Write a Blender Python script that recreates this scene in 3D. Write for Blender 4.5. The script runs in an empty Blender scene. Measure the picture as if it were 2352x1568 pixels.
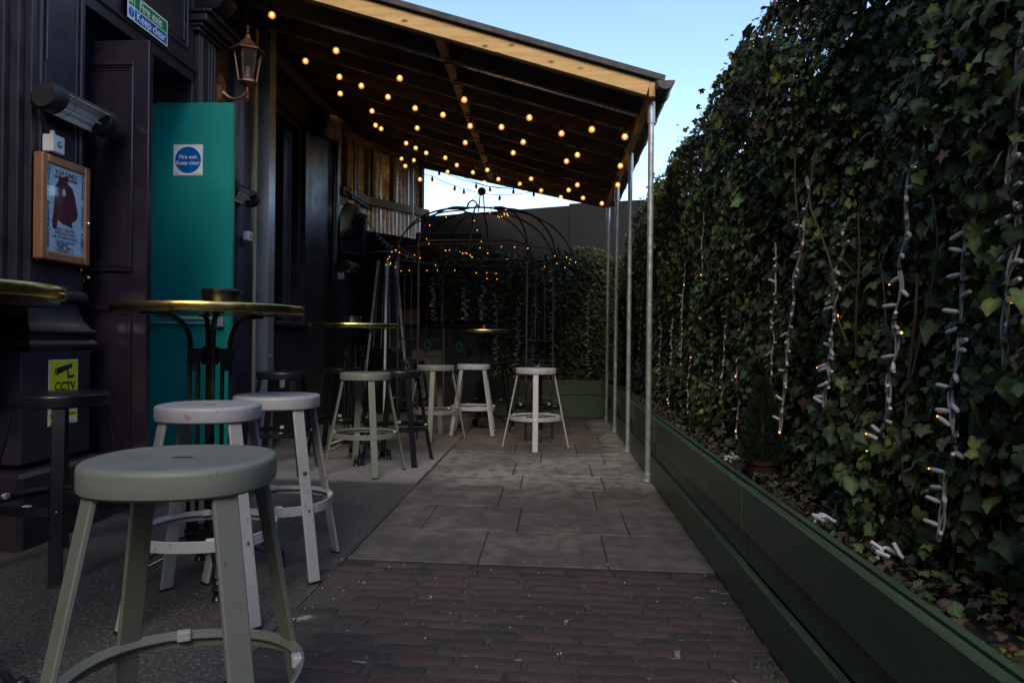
import bpy, math, random
import numpy as np
from mathutils import Matrix, Vector
random.seed(7); RS = np.random.RandomState(11)
SC = bpy.context.scene
COL = SC.collection
R = math.radians

# ------------------------------------------------------------------ camera
F, VX, VY, ROLL, HC = 1650., 1272., 787., .010, 1.0
_y = Vector((VX - 1176, VY - 784, F)).normalized()
_z = Vector((ROLL, -1., 0.)); _z.z = -(_z.x * _y.x + _z.y * _y.y) / _y.z; _z.normalize()
_x = _y.cross(_z)
right = Vector((_x.x, _y.x, _z.x)); down = Vector((_x.y, _y.y, _z.y)); fwd = Vector((_x.z, _y.z, _z.z))
cam = bpy.data.cameras.new('camera'); co = bpy.data.objects.new('camera', cam); COL.objects.link(co)
cam.sensor_fit = 'HORIZONTAL'; cam.sensor_width = 36.; cam.lens = 36. * F / 2352.
cam.clip_start = .02; cam.clip_end = 2000.
m = Matrix.Identity(4)
for i in range(3):
    m[i][0] = right[i]; m[i][1] = -down[i]; m[i][2] = -fwd[i]
m[2][3] = HC
co.matrix_world = m
SC.camera = co

# ------------------------------------------------------------------ sky, sun, exposure
SUN_EL, SUN_AZ = 37., 180.           # azimuth clockwise from +Y: behind the camera
w = bpy.data.worlds.new('World'); SC.world = w; w.use_nodes = True
nt = w.node_tree; nt.nodes.clear()
sky = nt.nodes.new('ShaderNodeTexSky'); sky.sky_type = 'NISHITA'; sky.sun_disc = False
sky.sun_elevation = R(SUN_EL); sky.sun_rotation = R(SUN_AZ); sky.altitude = 50; sky.air_density = 1.0; sky.dust_density = .35; sky.ozone_density = 1.5
bg = nt.nodes.new('ShaderNodeBackground'); bg.inputs[1].default_value = .125
wo = nt.nodes.new('ShaderNodeOutputWorld')
nt.links.new(sky.outputs[0], bg.inputs[0]); nt.links.new(bg.outputs[0], wo.inputs[0])
sl = bpy.data.lights.new('sun', 'SUN'); sl.energy = .95; sl.angle = R(30.); sl.color = (1., .84, .62)
so = bpy.data.objects.new('sun', sl); COL.objects.link(so)
sd = Vector((math.sin(R(SUN_AZ)) * math.cos(R(SUN_EL)), math.cos(R(SUN_AZ)) * math.cos(R(SUN_EL)), math.sin(R(SUN_EL))))
so.rotation_euler = sd.to_track_quat('Z', 'Y').to_euler(); so.location = (0, -3, 12)
SC.view_settings.view_transform = 'Standard'; SC.view_settings.look = 'None'
SC.view_settings.exposure = 1.3; SC.view_settings.gamma = 1.; SC.view_settings.use_curve_mapping = False
SC.render.engine = 'CYCLES'
cy = SC.cycles; cy.use_denoising = True
try: cy.denoiser = 'OPENIMAGEDENOISE'
except Exception: pass
cy.max_bounces = 8; cy.transparent_max_bounces = 16; cy.caustics_reflective = False; cy.caustics_refractive = False
cy.sample_clamp_indirect = 4.

# ------------------------------------------------------------------ materials
MATS = {}
def N(t, kind, **kw):
    n = t.nodes.new(kind)
    for k, v in kw.items():
        if k.startswith('i_'):
            n.inputs[k[2:].replace('_', ' ')].default_value = v
        else: setattr(n, k, v)
    return n
def ramp(t, fac, stops):
    r = t.nodes.new('ShaderNodeValToRGB'); e = r.color_ramp.elements
    while len(e) < len(stops): e.new(.5)
    for q, (p, c) in zip(e, stops): q.position = p; q.color = (*c, 1) if len(c) == 3 else c
    t.links.new(fac, r.inputs[0]); return r.outputs[0]
def noise(t, scale, detail=4, rough=.6, vec=None, stretch=None, coord='Object'):
    n = N(t, 'ShaderNodeTexNoise'); n.inputs['Scale'].default_value = scale; n.inputs['Detail'].default_value = detail; n.inputs['Roughness'].default_value = rough
    if vec is None:
        tc = N(t, 'ShaderNodeTexCoord'); vec = tc.outputs[coord]
    if stretch:
        mp = N(t, 'ShaderNodeMapping'); mp.inputs['Scale'].default_value = stretch; t.links.new(vec, mp.inputs[0]); vec = mp.outputs[0]
    t.links.new(vec, n.inputs['Vector']); return n.outputs['Fac']
def mix(t, a, b, fac, mode='MIX'):
    n = N(t, 'ShaderNodeMix', data_type='RGBA', blend_type=mode)
    for s, v in ((0, fac), (6, a), (7, b)):
        if hasattr(v, 'links') or hasattr(v, 'is_linked'): t.links.new(v, n.inputs[s])
        else: n.inputs[s].default_value = v if s == 0 else (*v, 1)
    return n.outputs[2]
def bump(t, b, h, strength=.2, dist=.01):
    n = N(t, 'ShaderNodeBump'); n.inputs['Strength'].default_value = strength; n.inputs['Distance'].default_value = dist
    t.links.new(h, n.inputs['Height']); t.links.new(n.outputs[0], b.inputs['Normal'])
def new(name):
    m = bpy.data.materials.new(name); m.use_nodes = True; t = m.node_tree; b = t.nodes['Principled BSDF']; MATS[name] = m
    return m, t, b
def simple(name, col, rough=.5, metal=0., var=.25, vscale=8., bscale=60., bstr=.05, spec=.5, coat=0., stretch=None, dirt=None, rvar=.15):
    m, t, b = new(name)
    f = noise(t, vscale, 5, .65, stretch=stretch)
    lo = tuple(c * (1 - var) for c in col); hi = tuple(min(1, c * (1 + var)) for c in col)
    c = ramp(t, f, [(.3, lo), (.7, hi)])
    if dirt:
        f2 = noise(t, vscale * .37, 6, .7)
        c = mix(t, c, dirt[0], ramp(t, f2, [(dirt[1], (0, 0, 0)), (dirt[1] + .18, (1, 1, 1))]))
    t.links.new(c, b.inputs['Base Color'])
    rr = ramp(t, f, [(.25, (max(0, rough - rvar),) * 3), (.75, (min(1, rough + rvar),) * 3)]); t.links.new(rr, b.inputs['Roughness'])
    b.inputs['Metallic'].default_value = metal; b.inputs['Specular IOR Level'].default_value = spec; b.inputs['Coat Weight'].default_value = coat; b.inputs['Coat Roughness'].default_value = .15
    if bstr: bump(t, b, noise(t, bscale, 4, .6, stretch=stretch), bstr, .004)
    return m
simple('black_paint', (.027, .021, .031), .38, var=.3, bscale=25, bstr=.12, vscale=5, dirt=((.050, .040, .043), .66))
simple('purple_gloss', (.022, .0155, .025), .20, var=.2, bscale=14, bstr=.10, vscale=4, rvar=.08, coat=.3)
simple('matt_black', (.010, .010, .012), .55, var=.3, bscale=40, bstr=.08)
simple('gutter_plastic', (.014, .013, .014), .45, var=.2, bstr=0)
simple('gloss_black', (.008, .008, .010), .22, var=.3, bscale=30, bstr=.06)
simple('cast_iron', (.011, .011, .013), .30, var=.3, bscale=90, bstr=.12)
simple('teal_paint', (.004, .245, .220), .42, var=.06, bscale=30, bstr=.05, vscale=3, rvar=.06)
def pine_mat():
    m, t, b = new('pine'); tc = N(t, 'ShaderNodeTexCoord'); co_ = tc.outputs['Object']
    f = noise(t, 3., 5, .65, vec=co_, stretch=(1, 14, 14)); f2 = noise(t, 10., 4, .6, vec=co_, stretch=(.5, 9, 9))
    c = ramp(t, f, [(.3, (.47, .27, .085)), (.7, (.72, .46, .17))])
    c = mix(t, c, (.36, .19, .06), ramp(t, f2, [(.60, (0, 0, 0)), (.72, (.6, .6, .6))]))
    mp = N(t, 'ShaderNodeMapping'); mp.inputs['Scale'].default_value = (4.2, 9, 9); t.links.new(co_, mp.inputs[0])
    v = N(t, 'ShaderNodeTexVoronoi'); v.inputs['Scale'].default_value = 1.; v.inputs['Randomness'].default_value = 1.; t.links.new(mp.outputs[0], v.inputs['Vector'])
    c = mix(t, c, (.085, .040, .015), ramp(t, v.outputs['Distance'], [(.07, (1, 1, 1)), (.15, (0, 0, 0))]))
    t.links.new(c, b.inputs['Base Color']); b.inputs['Roughness'].default_value = .6; bump(t, b, f, .15, .004)
pine_mat()
simple('pine_y', (.50, .31, .13), .6, var=.28, vscale=3., bscale=40, bstr=.1, stretch=(14, 1, 14))
simple('pine_shaded', (.095, .066, .042), .62, var=.35, vscale=3., bscale=40, bstr=.15, stretch=(1, 12, 12))  # same timber as the pine, with the roof's shade darkened into its colour
simple('batten_wood', (.66, .55, .29), .65, var=.2, vscale=3., bscale=40, bstr=.1, stretch=(14, 14, 1.2))
simple('stud_wood', (.23, .165, .09), .7, var=.4, vscale=3., bscale=40, bstr=.15, stretch=(14, 14, 1.2), dirt=((.10, .075, .05), .6))
simple('galvanised', (.52, .54, .56), .36, .6, var=.22, vscale=24, bscale=60, bstr=.05, dirt=((.36, .37, .37), .62))
simple('zinc_sheet', (.66, .68, .70), .26, .5, var=.16, vscale=4, bscale=30, bstr=.03)
simple('steel_section', (.34, .38, .42), .36, .5, var=.12, vscale=2.5, bscale=40, bstr=.03)
simple('reflector_metal', (.94, .94, .94), .18, .05, var=.04, bstr=.15, bscale=5)
simple('bright_metal', (.72, .72, .73), .16, 1., var=.08, bstr=0)
simple('brass', (.62, .45, .15), .22, 1., var=.2, vscale=9, bscale=20, bstr=.03, rvar=.1)
simple('copper', (.30, .15, .085), .42, .75, var=.3, vscale=16, bscale=60, bstr=.06, dirt=((.16, .09, .06), .62))
simple('copper_frame', (.50, .235, .115), .32, .5, var=.12, vscale=6, bscale=90, bstr=.02, rvar=.06)
simple('stool_sage', (.178, .190, .163), .45, var=.06, vscale=9, bscale=500, bstr=.03, rvar=.09, dirt=((.145, .152, .13), .60))
simple('stool_grey', (.365, .370, .392), .45, var=.08, vscale=12, bscale=500, bstr=.03, rvar=.10, dirt=((.31, .30, .29), .68))
simple('stool_black', (.010, .011, .014), .30, var=.1, vscale=5, bscale=500, bstr=.03, rvar=.05)
simple('lamp_white', (.72, .70, .68), .4, var=.1, bstr=0)
simple('white_plastic', (.70, .70, .70), .4, var=.06, bstr=0)
simple('cable_white', (.38, .345, .31), .5, var=.25, vscale=20, bstr=0)
simple('clear_clip', (.50, .52, .54), .25, var=.1, bstr=0)
simple('planter_green', (.064, .104, .058), .40, var=.16, vscale=3., bscale=30, bstr=.12, stretch=(14, 1, 14), dirt=((.044, .072, .044), .54), rvar=.1)
def scuffed_green():
    m = MATS['planter_green']; t = m.node_tree; b = t.nodes['Principled BSDF']; src = b.inputs['Base Color'].links[0].from_socket
    c = mix(t, src, (.30, .31, .25), ramp(t, noise(t, 26, 2, .45, stretch=(3, .8, 2)), [(.735, (0, 0, 0)), (.75, (.8, .8, .8))]))
    c = mix(t, c, (.022, .030, .020), ramp(t, noise(t, 5, 5, .75, stretch=(1, .35, 3)), [(.56, (0, 0, 0)), (.74, (.8, .8, .8))]))
    t.links.new(c, b.inputs['Base Color'])
scuffed_green()
simple('soil', (.035, .024, .016), .95, var=.5, vscale=14, bscale=40, bstr=.8)
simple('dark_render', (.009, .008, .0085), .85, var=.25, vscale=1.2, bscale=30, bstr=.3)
simple('bark', (.095, .065, .040), .9, var=.4, vscale=20, bscale=60, bstr=.4, stretch=(6, 6, 1))
simple('terracotta', (.040, .016, .011), .8, var=.3, bstr=.2)
simple('gazebo_paint', (.030, .017, .019), .45, var=.3, vscale=20, bscale=70, bstr=.15, dirt=((.06, .028, .02), .64))
simple('grey_cabinet', (.14, .14, .135), .45, var=.12, vscale=3, bstr=.03)
simple('brown_board', (.22, .11, .04), .5, var=.2, bstr=.05)
simple('green_tube', (.02, .12, .045), .4, var=.15, bstr=0)
simple('pale_mint', (.45, .62, .50), .4, var=.05, bstr=0)
simple('sign_white', (.80, .80, .80), .3, var=.03, bstr=0)
simple('sign_green', (.0, .23, .06), .3, var=.04, bstr=0)
simple('sign_blue', (.0, .12, .42), .3, var=.04, bstr=0)
simple('sign_yellow', (.78, .70, .02), .35, var=.04, bstr=0)
simple('ink_black', (.015, .015, .018), .5, var=.1, bstr=0)
simple('ink_navy', (.02, .03, .08), .5, var=.1, bstr=0)
simple('ink_grey', (.12, .15, .19), .5, var=.1, bstr=0)
simple('ink_red', (.12, .012, .03), .5, var=.35, vscale=14, bstr=0)
simple('poster_paper', (.66, .81, .89), .35, var=.12, vscale=14, bstr=0)
simple('brick_house', (.20, .13, .09), .9, var=.3, vscale=3, bscale=12, bstr=.3)
simple('needle', (.015, .03, .014), .8, var=.4, vscale=30, bstr=0)
simple('cork', (.62, .55, .45), .6, var=.15, bstr=0)

def wear(name, col, scale, lo, stretch=(1, 1, 1), amt=.8):
    t = MATS[name].node_tree; b = t.nodes['Principled BSDF']; src = b.inputs['Base Color'].links[0].from_socket
    t.links.new(mix(t, src, col, ramp(t, noise(t, scale, 3, .6, stretch=stretch), [(lo, (0, 0, 0)), (lo + .03, (amt,) * 3)])), b.inputs['Base Color'])
wear('stool_sage', (.10, .098, .08), 34, .665, (1, 3, 1)); wear('stool_sage', (.33, .33, .30), 55, .735, (2, 1, 2), .6)
wear('stool_grey', (.20, .185, .17), 30, .66, (1, 2.5, 1)); wear('stool_grey', (.24, .17, .12), 60, .76)
wear('stool_black', (.05, .052, .058), 40, .71, (1, 3, 1), .6)
wear('teal_paint', (.01, .14, .13), 9, .66, (1, 1, 2.5), .45); wear('teal_paint', (.10, .33, .30), 40, .735, (1, 1, .5), .5)
wear('black_paint', (.075, .065, .068), 38, .70, (1, 1, .4), .7); wear('purple_gloss', (.07, .058, .062), 30, .71, (1, 1, .4), .7)
wear('planter_green', (.055, .045, .035), 14, .64, (1, .5, 2), .5)
def window_glass():
    m, t, b = new('window_glass'); b.inputs['Base Color'].default_value = (.012, .014, .018, 1); b.inputs['Roughness'].default_value = .06
window_glass()
def clear_glass(name, tint, gl=.12):
    m, t, b = new(name); t.nodes.remove(b)
    tr = N(t, 'ShaderNodeBsdfTransparent'); tr.inputs[0].default_value = (*tint, 1)
    g = N(t, 'ShaderNodeBsdfGlossy'); g.inputs['Roughness'].default_value = .03
    mx = N(t, 'ShaderNodeMixShader'); mx.inputs[0].default_value = gl
    t.links.new(tr.outputs[0], mx.inputs[1]); t.links.new(g.outputs[0], mx.inputs[2])
    t.links.new(mx.outputs[0], t.nodes['Material Output'].inputs[0])
clear_glass('pane_glass', (.93, .95, .97)); clear_glass('lantern_glass', (.66, .66, .65), .22)
def bulb_glass():                                            # amber glass of a lit festoon bulb: lit from inside
    m, t, b = new('bulb_glass'); t.nodes.remove(b)
    tr = N(t, 'ShaderNodeBsdfTransparent'); tr.inputs[0].default_value = (.96, .82, .60, 1)
    em = N(t, 'ShaderNodeEmission'); em.inputs[0].default_value = (1., .40, .05, 1); em.inputs[1].default_value = .20
    ad = N(t, 'ShaderNodeAddShader'); t.links.new(tr.outputs[0], ad.inputs[0]); t.links.new(em.outputs[0], ad.inputs[1])
    g = N(t, 'ShaderNodeBsdfGlossy'); g.inputs['Roughness'].default_value = .04
    mx = N(t, 'ShaderNodeMixShader'); mx.inputs[0].default_value = .10
    t.links.new(ad.outputs[0], mx.inputs[1]); t.links.new(g.outputs[0], mx.inputs[2])
    t.links.new(mx.outputs[0], t.nodes['Material Output'].inputs[0])
bulb_glass()
def glow(name, col, s):
    m, t, b = new(name); b.inputs['Base Color'].default_value = (*col, 1); b.inputs['Emission Color'].default_value = (*col, 1); b.inputs['Emission Strength'].default_value = s
glow('filament', (1., .62, .20), 9.); glow('fairy_glow', (1., .36, .045), 1.8); glow('red_glow', (1., .03, .03), 3.)
glow('green_lit', (.10, .45, .17), .02)
def asphalt_mat(name, dry, wet, aggregate, edge):
    m, t, b = new(name)
    geo = N(t, 'ShaderNodeNewGeometry'); pos = geo.outputs['Position']
    sp = N(t, 'ShaderNodeSeparateXYZ'); t.links.new(pos, sp.inputs[0])
    nf = noise(t, 2.2, 5, .6, vec=pos); n2 = noise(t, 62, 3, .85, vec=pos); n3 = noise(t, 110, 2, .8, vec=pos)
    a = N(t, 'ShaderNodeMath', operation='MULTIPLY_ADD'); t.links.new(nf, a.inputs[0]); a.inputs[1].default_value = .35; t.links.new(sp.outputs[1], a.inputs[2])
    under = ramp(t, a.outputs[0], [(0, (0, 0, 0)), (1, (1, 1, 1))])
    mr = N(t, 'ShaderNodeMapRange'); t.links.new(a.outputs[0], mr.inputs[0]); mr.inputs[1].default_value = edge - .05; mr.inputs[2].default_value = edge + .10
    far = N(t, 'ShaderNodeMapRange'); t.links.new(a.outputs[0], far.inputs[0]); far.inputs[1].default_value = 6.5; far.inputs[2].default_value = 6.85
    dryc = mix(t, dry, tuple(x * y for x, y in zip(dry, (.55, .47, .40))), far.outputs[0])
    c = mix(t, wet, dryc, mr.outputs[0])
    c = mix(t, c, tuple(min(1, x * 1.5) for x in wet), ramp(t, nf, [(.45, (0, 0, 0)), (.75, (.5, .5, .5))]))
    c = mix(t, c, aggregate, ramp(t, n2, [(.52, (0, 0, 0)), (.66, (1, 1, 1))]))
    c = mix(t, c, (.01, .01, .01), ramp(t, n3, [(.30, (.7, .7, .7)), (.45, (0, 0, 0))]))
    c = mix(t, c, (.42, .42, .44), ramp(t, noise(t, 38, 2, .5, vec=pos), [(.76, (0, 0, 0)), (.78, (1, 1, 1))]))
    t.links.new(c, b.inputs['Base Color'])
    t.links.new(ramp(t, mr.outputs[0], [(0, (.55,) * 3), (1, (.85,) * 3)]), b.inputs['Roughness'])
    bump(t, b, n2, .5, .004)
asphalt_mat('asphalt', (.27, .26, .255), (.062, .055, .053), (.24, .205, .185), 5.22)
def slab_mat():
    m, t, b = new('slab_stone')
    geo = N(t, 'ShaderNodeNewGeometry'); pos = geo.outputs['Position']; sp = N(t, 'ShaderNodeSeparateXYZ'); t.links.new(pos, sp.inputs[0])
    nf = noise(t, 2.6, 6, .68, vec=pos); n2 = noise(t, 60, 3, .7, vec=pos); n4 = noise(t, 9, 5, .7, vec=pos)
    oi = N(t, 'ShaderNodeObjectInfo')
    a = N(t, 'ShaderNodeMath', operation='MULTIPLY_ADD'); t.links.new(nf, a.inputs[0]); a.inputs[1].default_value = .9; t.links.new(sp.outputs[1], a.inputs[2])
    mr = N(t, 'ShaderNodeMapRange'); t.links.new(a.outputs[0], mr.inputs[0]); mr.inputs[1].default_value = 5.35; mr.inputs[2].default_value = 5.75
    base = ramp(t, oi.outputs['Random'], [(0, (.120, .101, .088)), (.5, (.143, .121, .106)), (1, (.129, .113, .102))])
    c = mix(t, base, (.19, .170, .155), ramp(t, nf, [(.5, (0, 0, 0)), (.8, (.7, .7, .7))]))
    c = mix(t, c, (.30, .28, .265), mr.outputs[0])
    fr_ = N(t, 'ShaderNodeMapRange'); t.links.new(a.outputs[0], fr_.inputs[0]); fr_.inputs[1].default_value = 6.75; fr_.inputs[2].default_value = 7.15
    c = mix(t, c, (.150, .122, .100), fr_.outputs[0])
    # splashed cement round the post feet
    dx = N(t, 'ShaderNodeMath', operation='MULTIPLY_ADD'); t.links.new(n4, dx.inputs[0]); dx.inputs[1].default_value = .55; t.links.new(sp.outputs[0], dx.inputs[2])
    m2 = N(t, 'ShaderNodeMapRange'); t.links.new(dx.outputs[0], m2.inputs[0]); m2.inputs[1].default_value = .70; m2.inputs[2].default_value = .86
    m3 = N(t, 'ShaderNodeMath', operation='MULTIPLY'); t.links.new(m2.outputs[0], m3.inputs[0]); t.links.new(mr.outputs[0], m3.inputs[1])
    c = mix(t, c, (.40, .37, .33), m3.outputs[0])
    c = mix(t, c, (.055, .047, .042), ramp(t, n4, [(.34, (.9, .9, .9)), (.54, (0, 0, 0))]))
    c = mix(t, c, (.21, .19, .17), ramp(t, n4, [(.55, (0, 0, 0)), (.70, (.65, .65, .65))]))
    c = mix(t, c, (.06, .052, .047), ramp(t, noise(t, 1.3, 4, .6, vec=pos), [(.38, (.55, .55, .55)), (.56, (0, 0, 0))]))
    c = mix(t, c, (.30, .28, .26), ramp(t, noise(t, 33, 2, .5, vec=pos), [(.745, (0, 0, 0)), (.76, (1, 1, 1))]))
    t.links.new(c, b.inputs['Base Color']); b.inputs['Roughness'].default_value = .72
    bump(t, b, n2, .5, .004)
slab_mat()
def brick_mat():
    m, t, b = new('paving_brick')
    geo = N(t, 'ShaderNodeNewGeometry'); pos = geo.outputs['Position']; oi = N(t, 'ShaderNodeObjectInfo')
    base = ramp(t, oi.outputs['Random'], [(0, (.073, .050, .049)), (.28, (.086, .061, .058)), (.45, (.064, .053, .053)), (.6, (.049, .047, .049)), (.72, (.080, .056, .055)), (.86, (.061, .058, .058)), (1, (.094, .070, .066))])
    n1 = noise(t, 26, 5, .7, vec=pos); n2 = noise(t, 120, 3, .7, vec=pos)
    c = mix(t, base, (.030, .024, .022), ramp(t, n1, [(.32, (.5, .5, .5)), (.48, (0, 0, 0))]))
    c = mix(t, c, (.20, .165, .15), ramp(t, n2, [(.58, (0, 0, 0)), (.78, (.5, .5, .5))]))
    c = mix(t, c, (.40, .36, .33), ramp(t, noise(t, 44, 2, .5, vec=pos), [(.78, (0, 0, 0)), (.80, (.8, .8, .8))]))
    t.links.new(c, b.inputs['Base Color']); b.inputs['Roughness'].default_value = .86; b.inputs['Specular IOR Level'].default_value = .25; bump(t, b, n2, .9, .007)
    m, t, b = new('brick_mortar')
    geo = N(t, 'ShaderNodeNewGeometry'); pos = geo.outputs['Position']
    n1 = noise(t, 6, 5, .7, vec=pos); n2 = noise(t, 90, 4, .75, vec=pos); n3 = noise(t, 3.1, 3, .6, vec=pos)
    c = ramp(t, n2, [(.3, (.026, .023, .020)), (.55, (.070, .062, .054)), (.8, (.15, .138, .122))])
    c = mix(t, c, (.36, .33, .29), ramp(t, n1, [(.60, (0, 0, 0)), (.66, (1, 1, 1))]))
    c = mix(t, c, (.03, .045, .014), ramp(t, n3, [(.60, (0, 0, 0)), (.68, (.8, .8, .8))]))
    t.links.new(c, b.inputs['Base Color']); b.inputs['Roughness'].default_value = .95; bump(t, b, n2, .8, .006)
brick_mat()
def leaf_mat():
    m, t, b = new('ivy_leaf')
    at = N(t, 'ShaderNodeAttribute', attribute_name='col')
    c = mix(t, at.outputs['Color'], (.01, .015, .008), ramp(t, noise(t, 60, 3, .7), [(.35, (.5, .5, .5)), (.5, (0, 0, 0))]))
    t.links.new(c, b.inputs['Base Color']); b.inputs['Roughness'].default_value = .52; b.inputs['Specular IOR Level'].default_value = .30
leaf_mat()

# ------------------------------------------------------------------ mesh builder
class MB:
    def __init__(s): s.v = []; s.f = []
    def add(s, vs, fs):
        o = len(s.v); s.v += [tuple(p) for p in vs]; s.f += [tuple(i + o for i in q) for q in fs]; return s
    def box(s, x0, x1, y0, y1, z0, z1, bev=.0, M=None):
        if x0 > x1: x0, x1 = x1, x0
        if y0 > y1: y0, y1 = y1, y0
        if z0 > z1: z0, z1 = z1, z0
        c = ((x0 + x1) / 2, (y0 + y1) / 2, (z0 + z1) / 2); h = ((x1 - x0) / 2, (y1 - y0) / 2, (z1 - z0) / 2)
        if bev <= 0:
            vs = [(c[0] + h[0] * i, c[1] + h[1] * j, c[2] + h[2] * k) for i in (-1, 1) for j in (-1, 1) for k in (-1, 1)]
            fs = [(0, 1, 3, 2), (4, 6, 7, 5), (0, 4, 5, 1), (2, 3, 7, 6), (0, 2, 6, 4), (1, 5, 7, 3)]
        else:
            b = min(bev, *(q * .9 for q in h)); vs = []; idx = {}
            for i in (-1, 1):
                for j in (-1, 1):
                    for k in (-1, 1):
                        for a in range(3):
                            d = [b, b, b]; d[a] = 0
                            idx[i, j, k, a] = len(vs); vs.append((c[0] + i * (h[0] - d[0]), c[1] + j * (h[1] - d[1]), c[2] + k * (h[2] - d[2])))
            fs = []
            S = (-1, 1)
            for i in S:
                q = [idx[i, j, k, 0] for j, k in ((-1, -1), (1, -1), (1, 1), (-1, 1))]; fs.append(q if i > 0 else q[::-1])
                q = [idx[j, i, k, 1] for j, k in ((-1, -1), (-1, 1), (1, 1), (1, -1))]; fs.append(q if i > 0 else q[::-1])
                q = [idx[j, k, i, 2] for j, k in ((-1, -1), (1, -1), (1, 1), (-1, 1))]; fs.append(q if i > 0 else q[::-1])
            for i in S:
                for j in S:
                    q = [idx[i, j, -1, 0], idx[i, j, -1, 1], idx[i, j, 1, 1], idx[i, j, 1, 0]]; fs.append(q if i * j > 0 else q[::-1])
                    q = [idx[i, -1, j, 2], idx[i, -1, j, 0], idx[i, 1, j, 0], idx[i, 1, j, 2]]; fs.append(q if i * j > 0 else q[::-1])
                    q = [idx[-1, i, j, 1], idx[-1, i, j, 2], idx[1, i, j, 2], idx[1, i, j, 1]]; fs.append(q if i * j > 0 else q[::-1])
                    for k in S:
                        q = [idx[i, j, k, 0], idx[i, j, k, 1], idx[i, j, k, 2]]; fs.append(q if i * j * k > 0 else q[::-1])
        if M is not None: vs = [M @ Vector(p) for p in vs]
        return s.add(vs, fs)
    def bar(s, p, q, w, h, up=(0, 0, 1), bev=.0):            # rectangular bar from p to q
        p = Vector(p); q = Vector(q); d = (q - p); L = d.length; d.normalize(); u = Vector(up)
        sd = d.cross(u)
        if sd.length < 1e-4: sd = d.cross(Vector((1, 0, 0)))
        sd.normalize(); u = sd.cross(d)
        M = Matrix.Identity(4)
        for i in range(3): M[i][0] = d[i]; M[i][1] = sd[i]; M[i][2] = u[i]; M[i][3] = p[i]
        # d, sd, u is left-handed when sd = d x u ; flip sd
        for i in range(3): M[i][1] = -sd[i]
        return s.box(0, L, -w / 2, w / 2, -h / 2, h / 2, bev, M)
    def tube(s, pts, r, n=8, closed=False, caps=True):
        pts = [Vector(p) for p in pts]; K = len(pts); rs = r if hasattr(r, '__len__') else [r] * K
        up = None; rings = []
        for i in range(K):
            a = pts[(i - 1) % K] if (closed or i) else pts[i]; b = pts[(i + 1) % K] if (closed or i < K - 1) else pts[i]
            d = (b - a).normalized()
            if up is None:
                up = Vector((0, 0, 1)) if abs(d.z) < .9 else Vector((1, 0, 0))
            x = d.cross(up).normalized(); up = x.cross(d).normalized()
            rings.append([pts[i] + x * (math.cos(2 * math.pi * k / n) * rs[i]) + up * (math.sin(2 * math.pi * k / n) * rs[i]) for k in range(n)])
        vs = [v for q in rings for v in q]; fs = []
        for i in range(K if closed else K - 1):
            a = i * n; b = ((i + 1) % K) * n
            for k in range(n): fs.append((a + k, b + k, b + (k + 1) % n, a + (k + 1) % n))
        if caps and not closed: fs.append(tuple(range(n))); fs.append(tuple((K - 1) * n + k for k in range(n))[::-1])
        return s.add(vs, fs)
    def lathe(s, prof, c=(0, 0, 0), n=24, M=None):
        vs = []; fs = []; K = len(prof)
        for r_, z in prof:
            for k in range(n):
                a = 2 * math.pi * k / n; vs.append(Vector((c[0] + r_ * math.cos(a), c[1] + r_ * math.sin(a), c[2] + z)))
        for i in range(K - 1):
            for k in range(n): fs.append((i * n + k, i * n + (k + 1) % n, (i + 1) * n + (k + 1) % n, (i + 1) * n + k))
        fs.append(tuple(range(n))[::-1]); fs.append(tuple((K - 1) * n + k for k in range(n)))
        if M is not None: vs = [M @ v for v in vs]
        return s.add(vs, fs)
    def prism(s, poly, M, depth):                             # outline in local xy, thick along local z
        n = len(poly); vs = [M @ Vector((x, y, 0)) for x, y in poly] + [M @ Vector((x, y, depth)) for x, y in poly]
        fs = [tuple(range(n))[::-1], tuple(range(n, 2 * n))] + [(i, (i + 1) % n, n + (i + 1) % n, n + i) for i in range(n)]
        return s.add(vs, fs)
    def loft(s, rings, cap=True, closed=True):
        n = len(rings[0]); vs = [p for r_ in rings for p in r_]; fs = []
        for i in range(len(rings) - 1):
            for k in range(n if closed else n - 1): fs.append((i * n + k, i * n + (k + 1) % n, (i + 1) * n + (k + 1) % n, (i + 1) * n + k))
        if cap: fs.append(tuple(range(n))[::-1]); fs.append(tuple((len(rings) - 1) * n + k for k in range(n)))
        return s.add(vs, fs)
    def mesh(s, name, smooth=False):
        me = bpy.data.meshes.new(name); me.from_pydata(s.v, [], s.f); me.validate(); me.update()
        if smooth:
            me.polygons.foreach_set('use_smooth', [True] * len(me.polygons))
            try: me.set_sharp_from_angle(angle=R(38))
            except Exception: pass
        return me
BASIS = {}
def ent(name, label, cat, loc=(0, 0, 0), rz=0., group=None, M=None):
    o = bpy.data.objects.new(name, None); COL.objects.link(o); o.empty_display_size = .1
    if M is not None: o.matrix_basis = M
    else: o.location = loc; o.rotation_euler = (0, 0, rz)
    o['label'] = label; o['category'] = cat
    if group: o['group'] = group
    return o
def link(name, me, mat, parent=None, world=False, loc=None, rot=None, M=None):
    o = bpy.data.objects.new(name, me); COL.objects.link(o)
    if mat is not None and hasattr(me, 'materials') and not me.materials: me.materials.append(MATS[mat])
    if parent is not None:
        o.parent = parent
        if world: o.matrix_parent_inverse = parent.matrix_basis.inverted()
    if M is not None: o.matrix_basis = M
    if loc is not None: o.location = loc
    if rot is not None: o.rotation_euler = rot
    return o
def part(name, mb, mat, parent, world=False, smooth=False, **k):
    return link(name, mb.mesh(name, smooth), mat, parent, world, **k)
def solo(name, mb, mat, label, cat, smooth=False, group=None, **k):
    o = link(name, mb.mesh(name, smooth), mat, None, **k); o['label'] = label; o['category'] = cat
    if group: o['group'] = group
    return o
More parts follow.
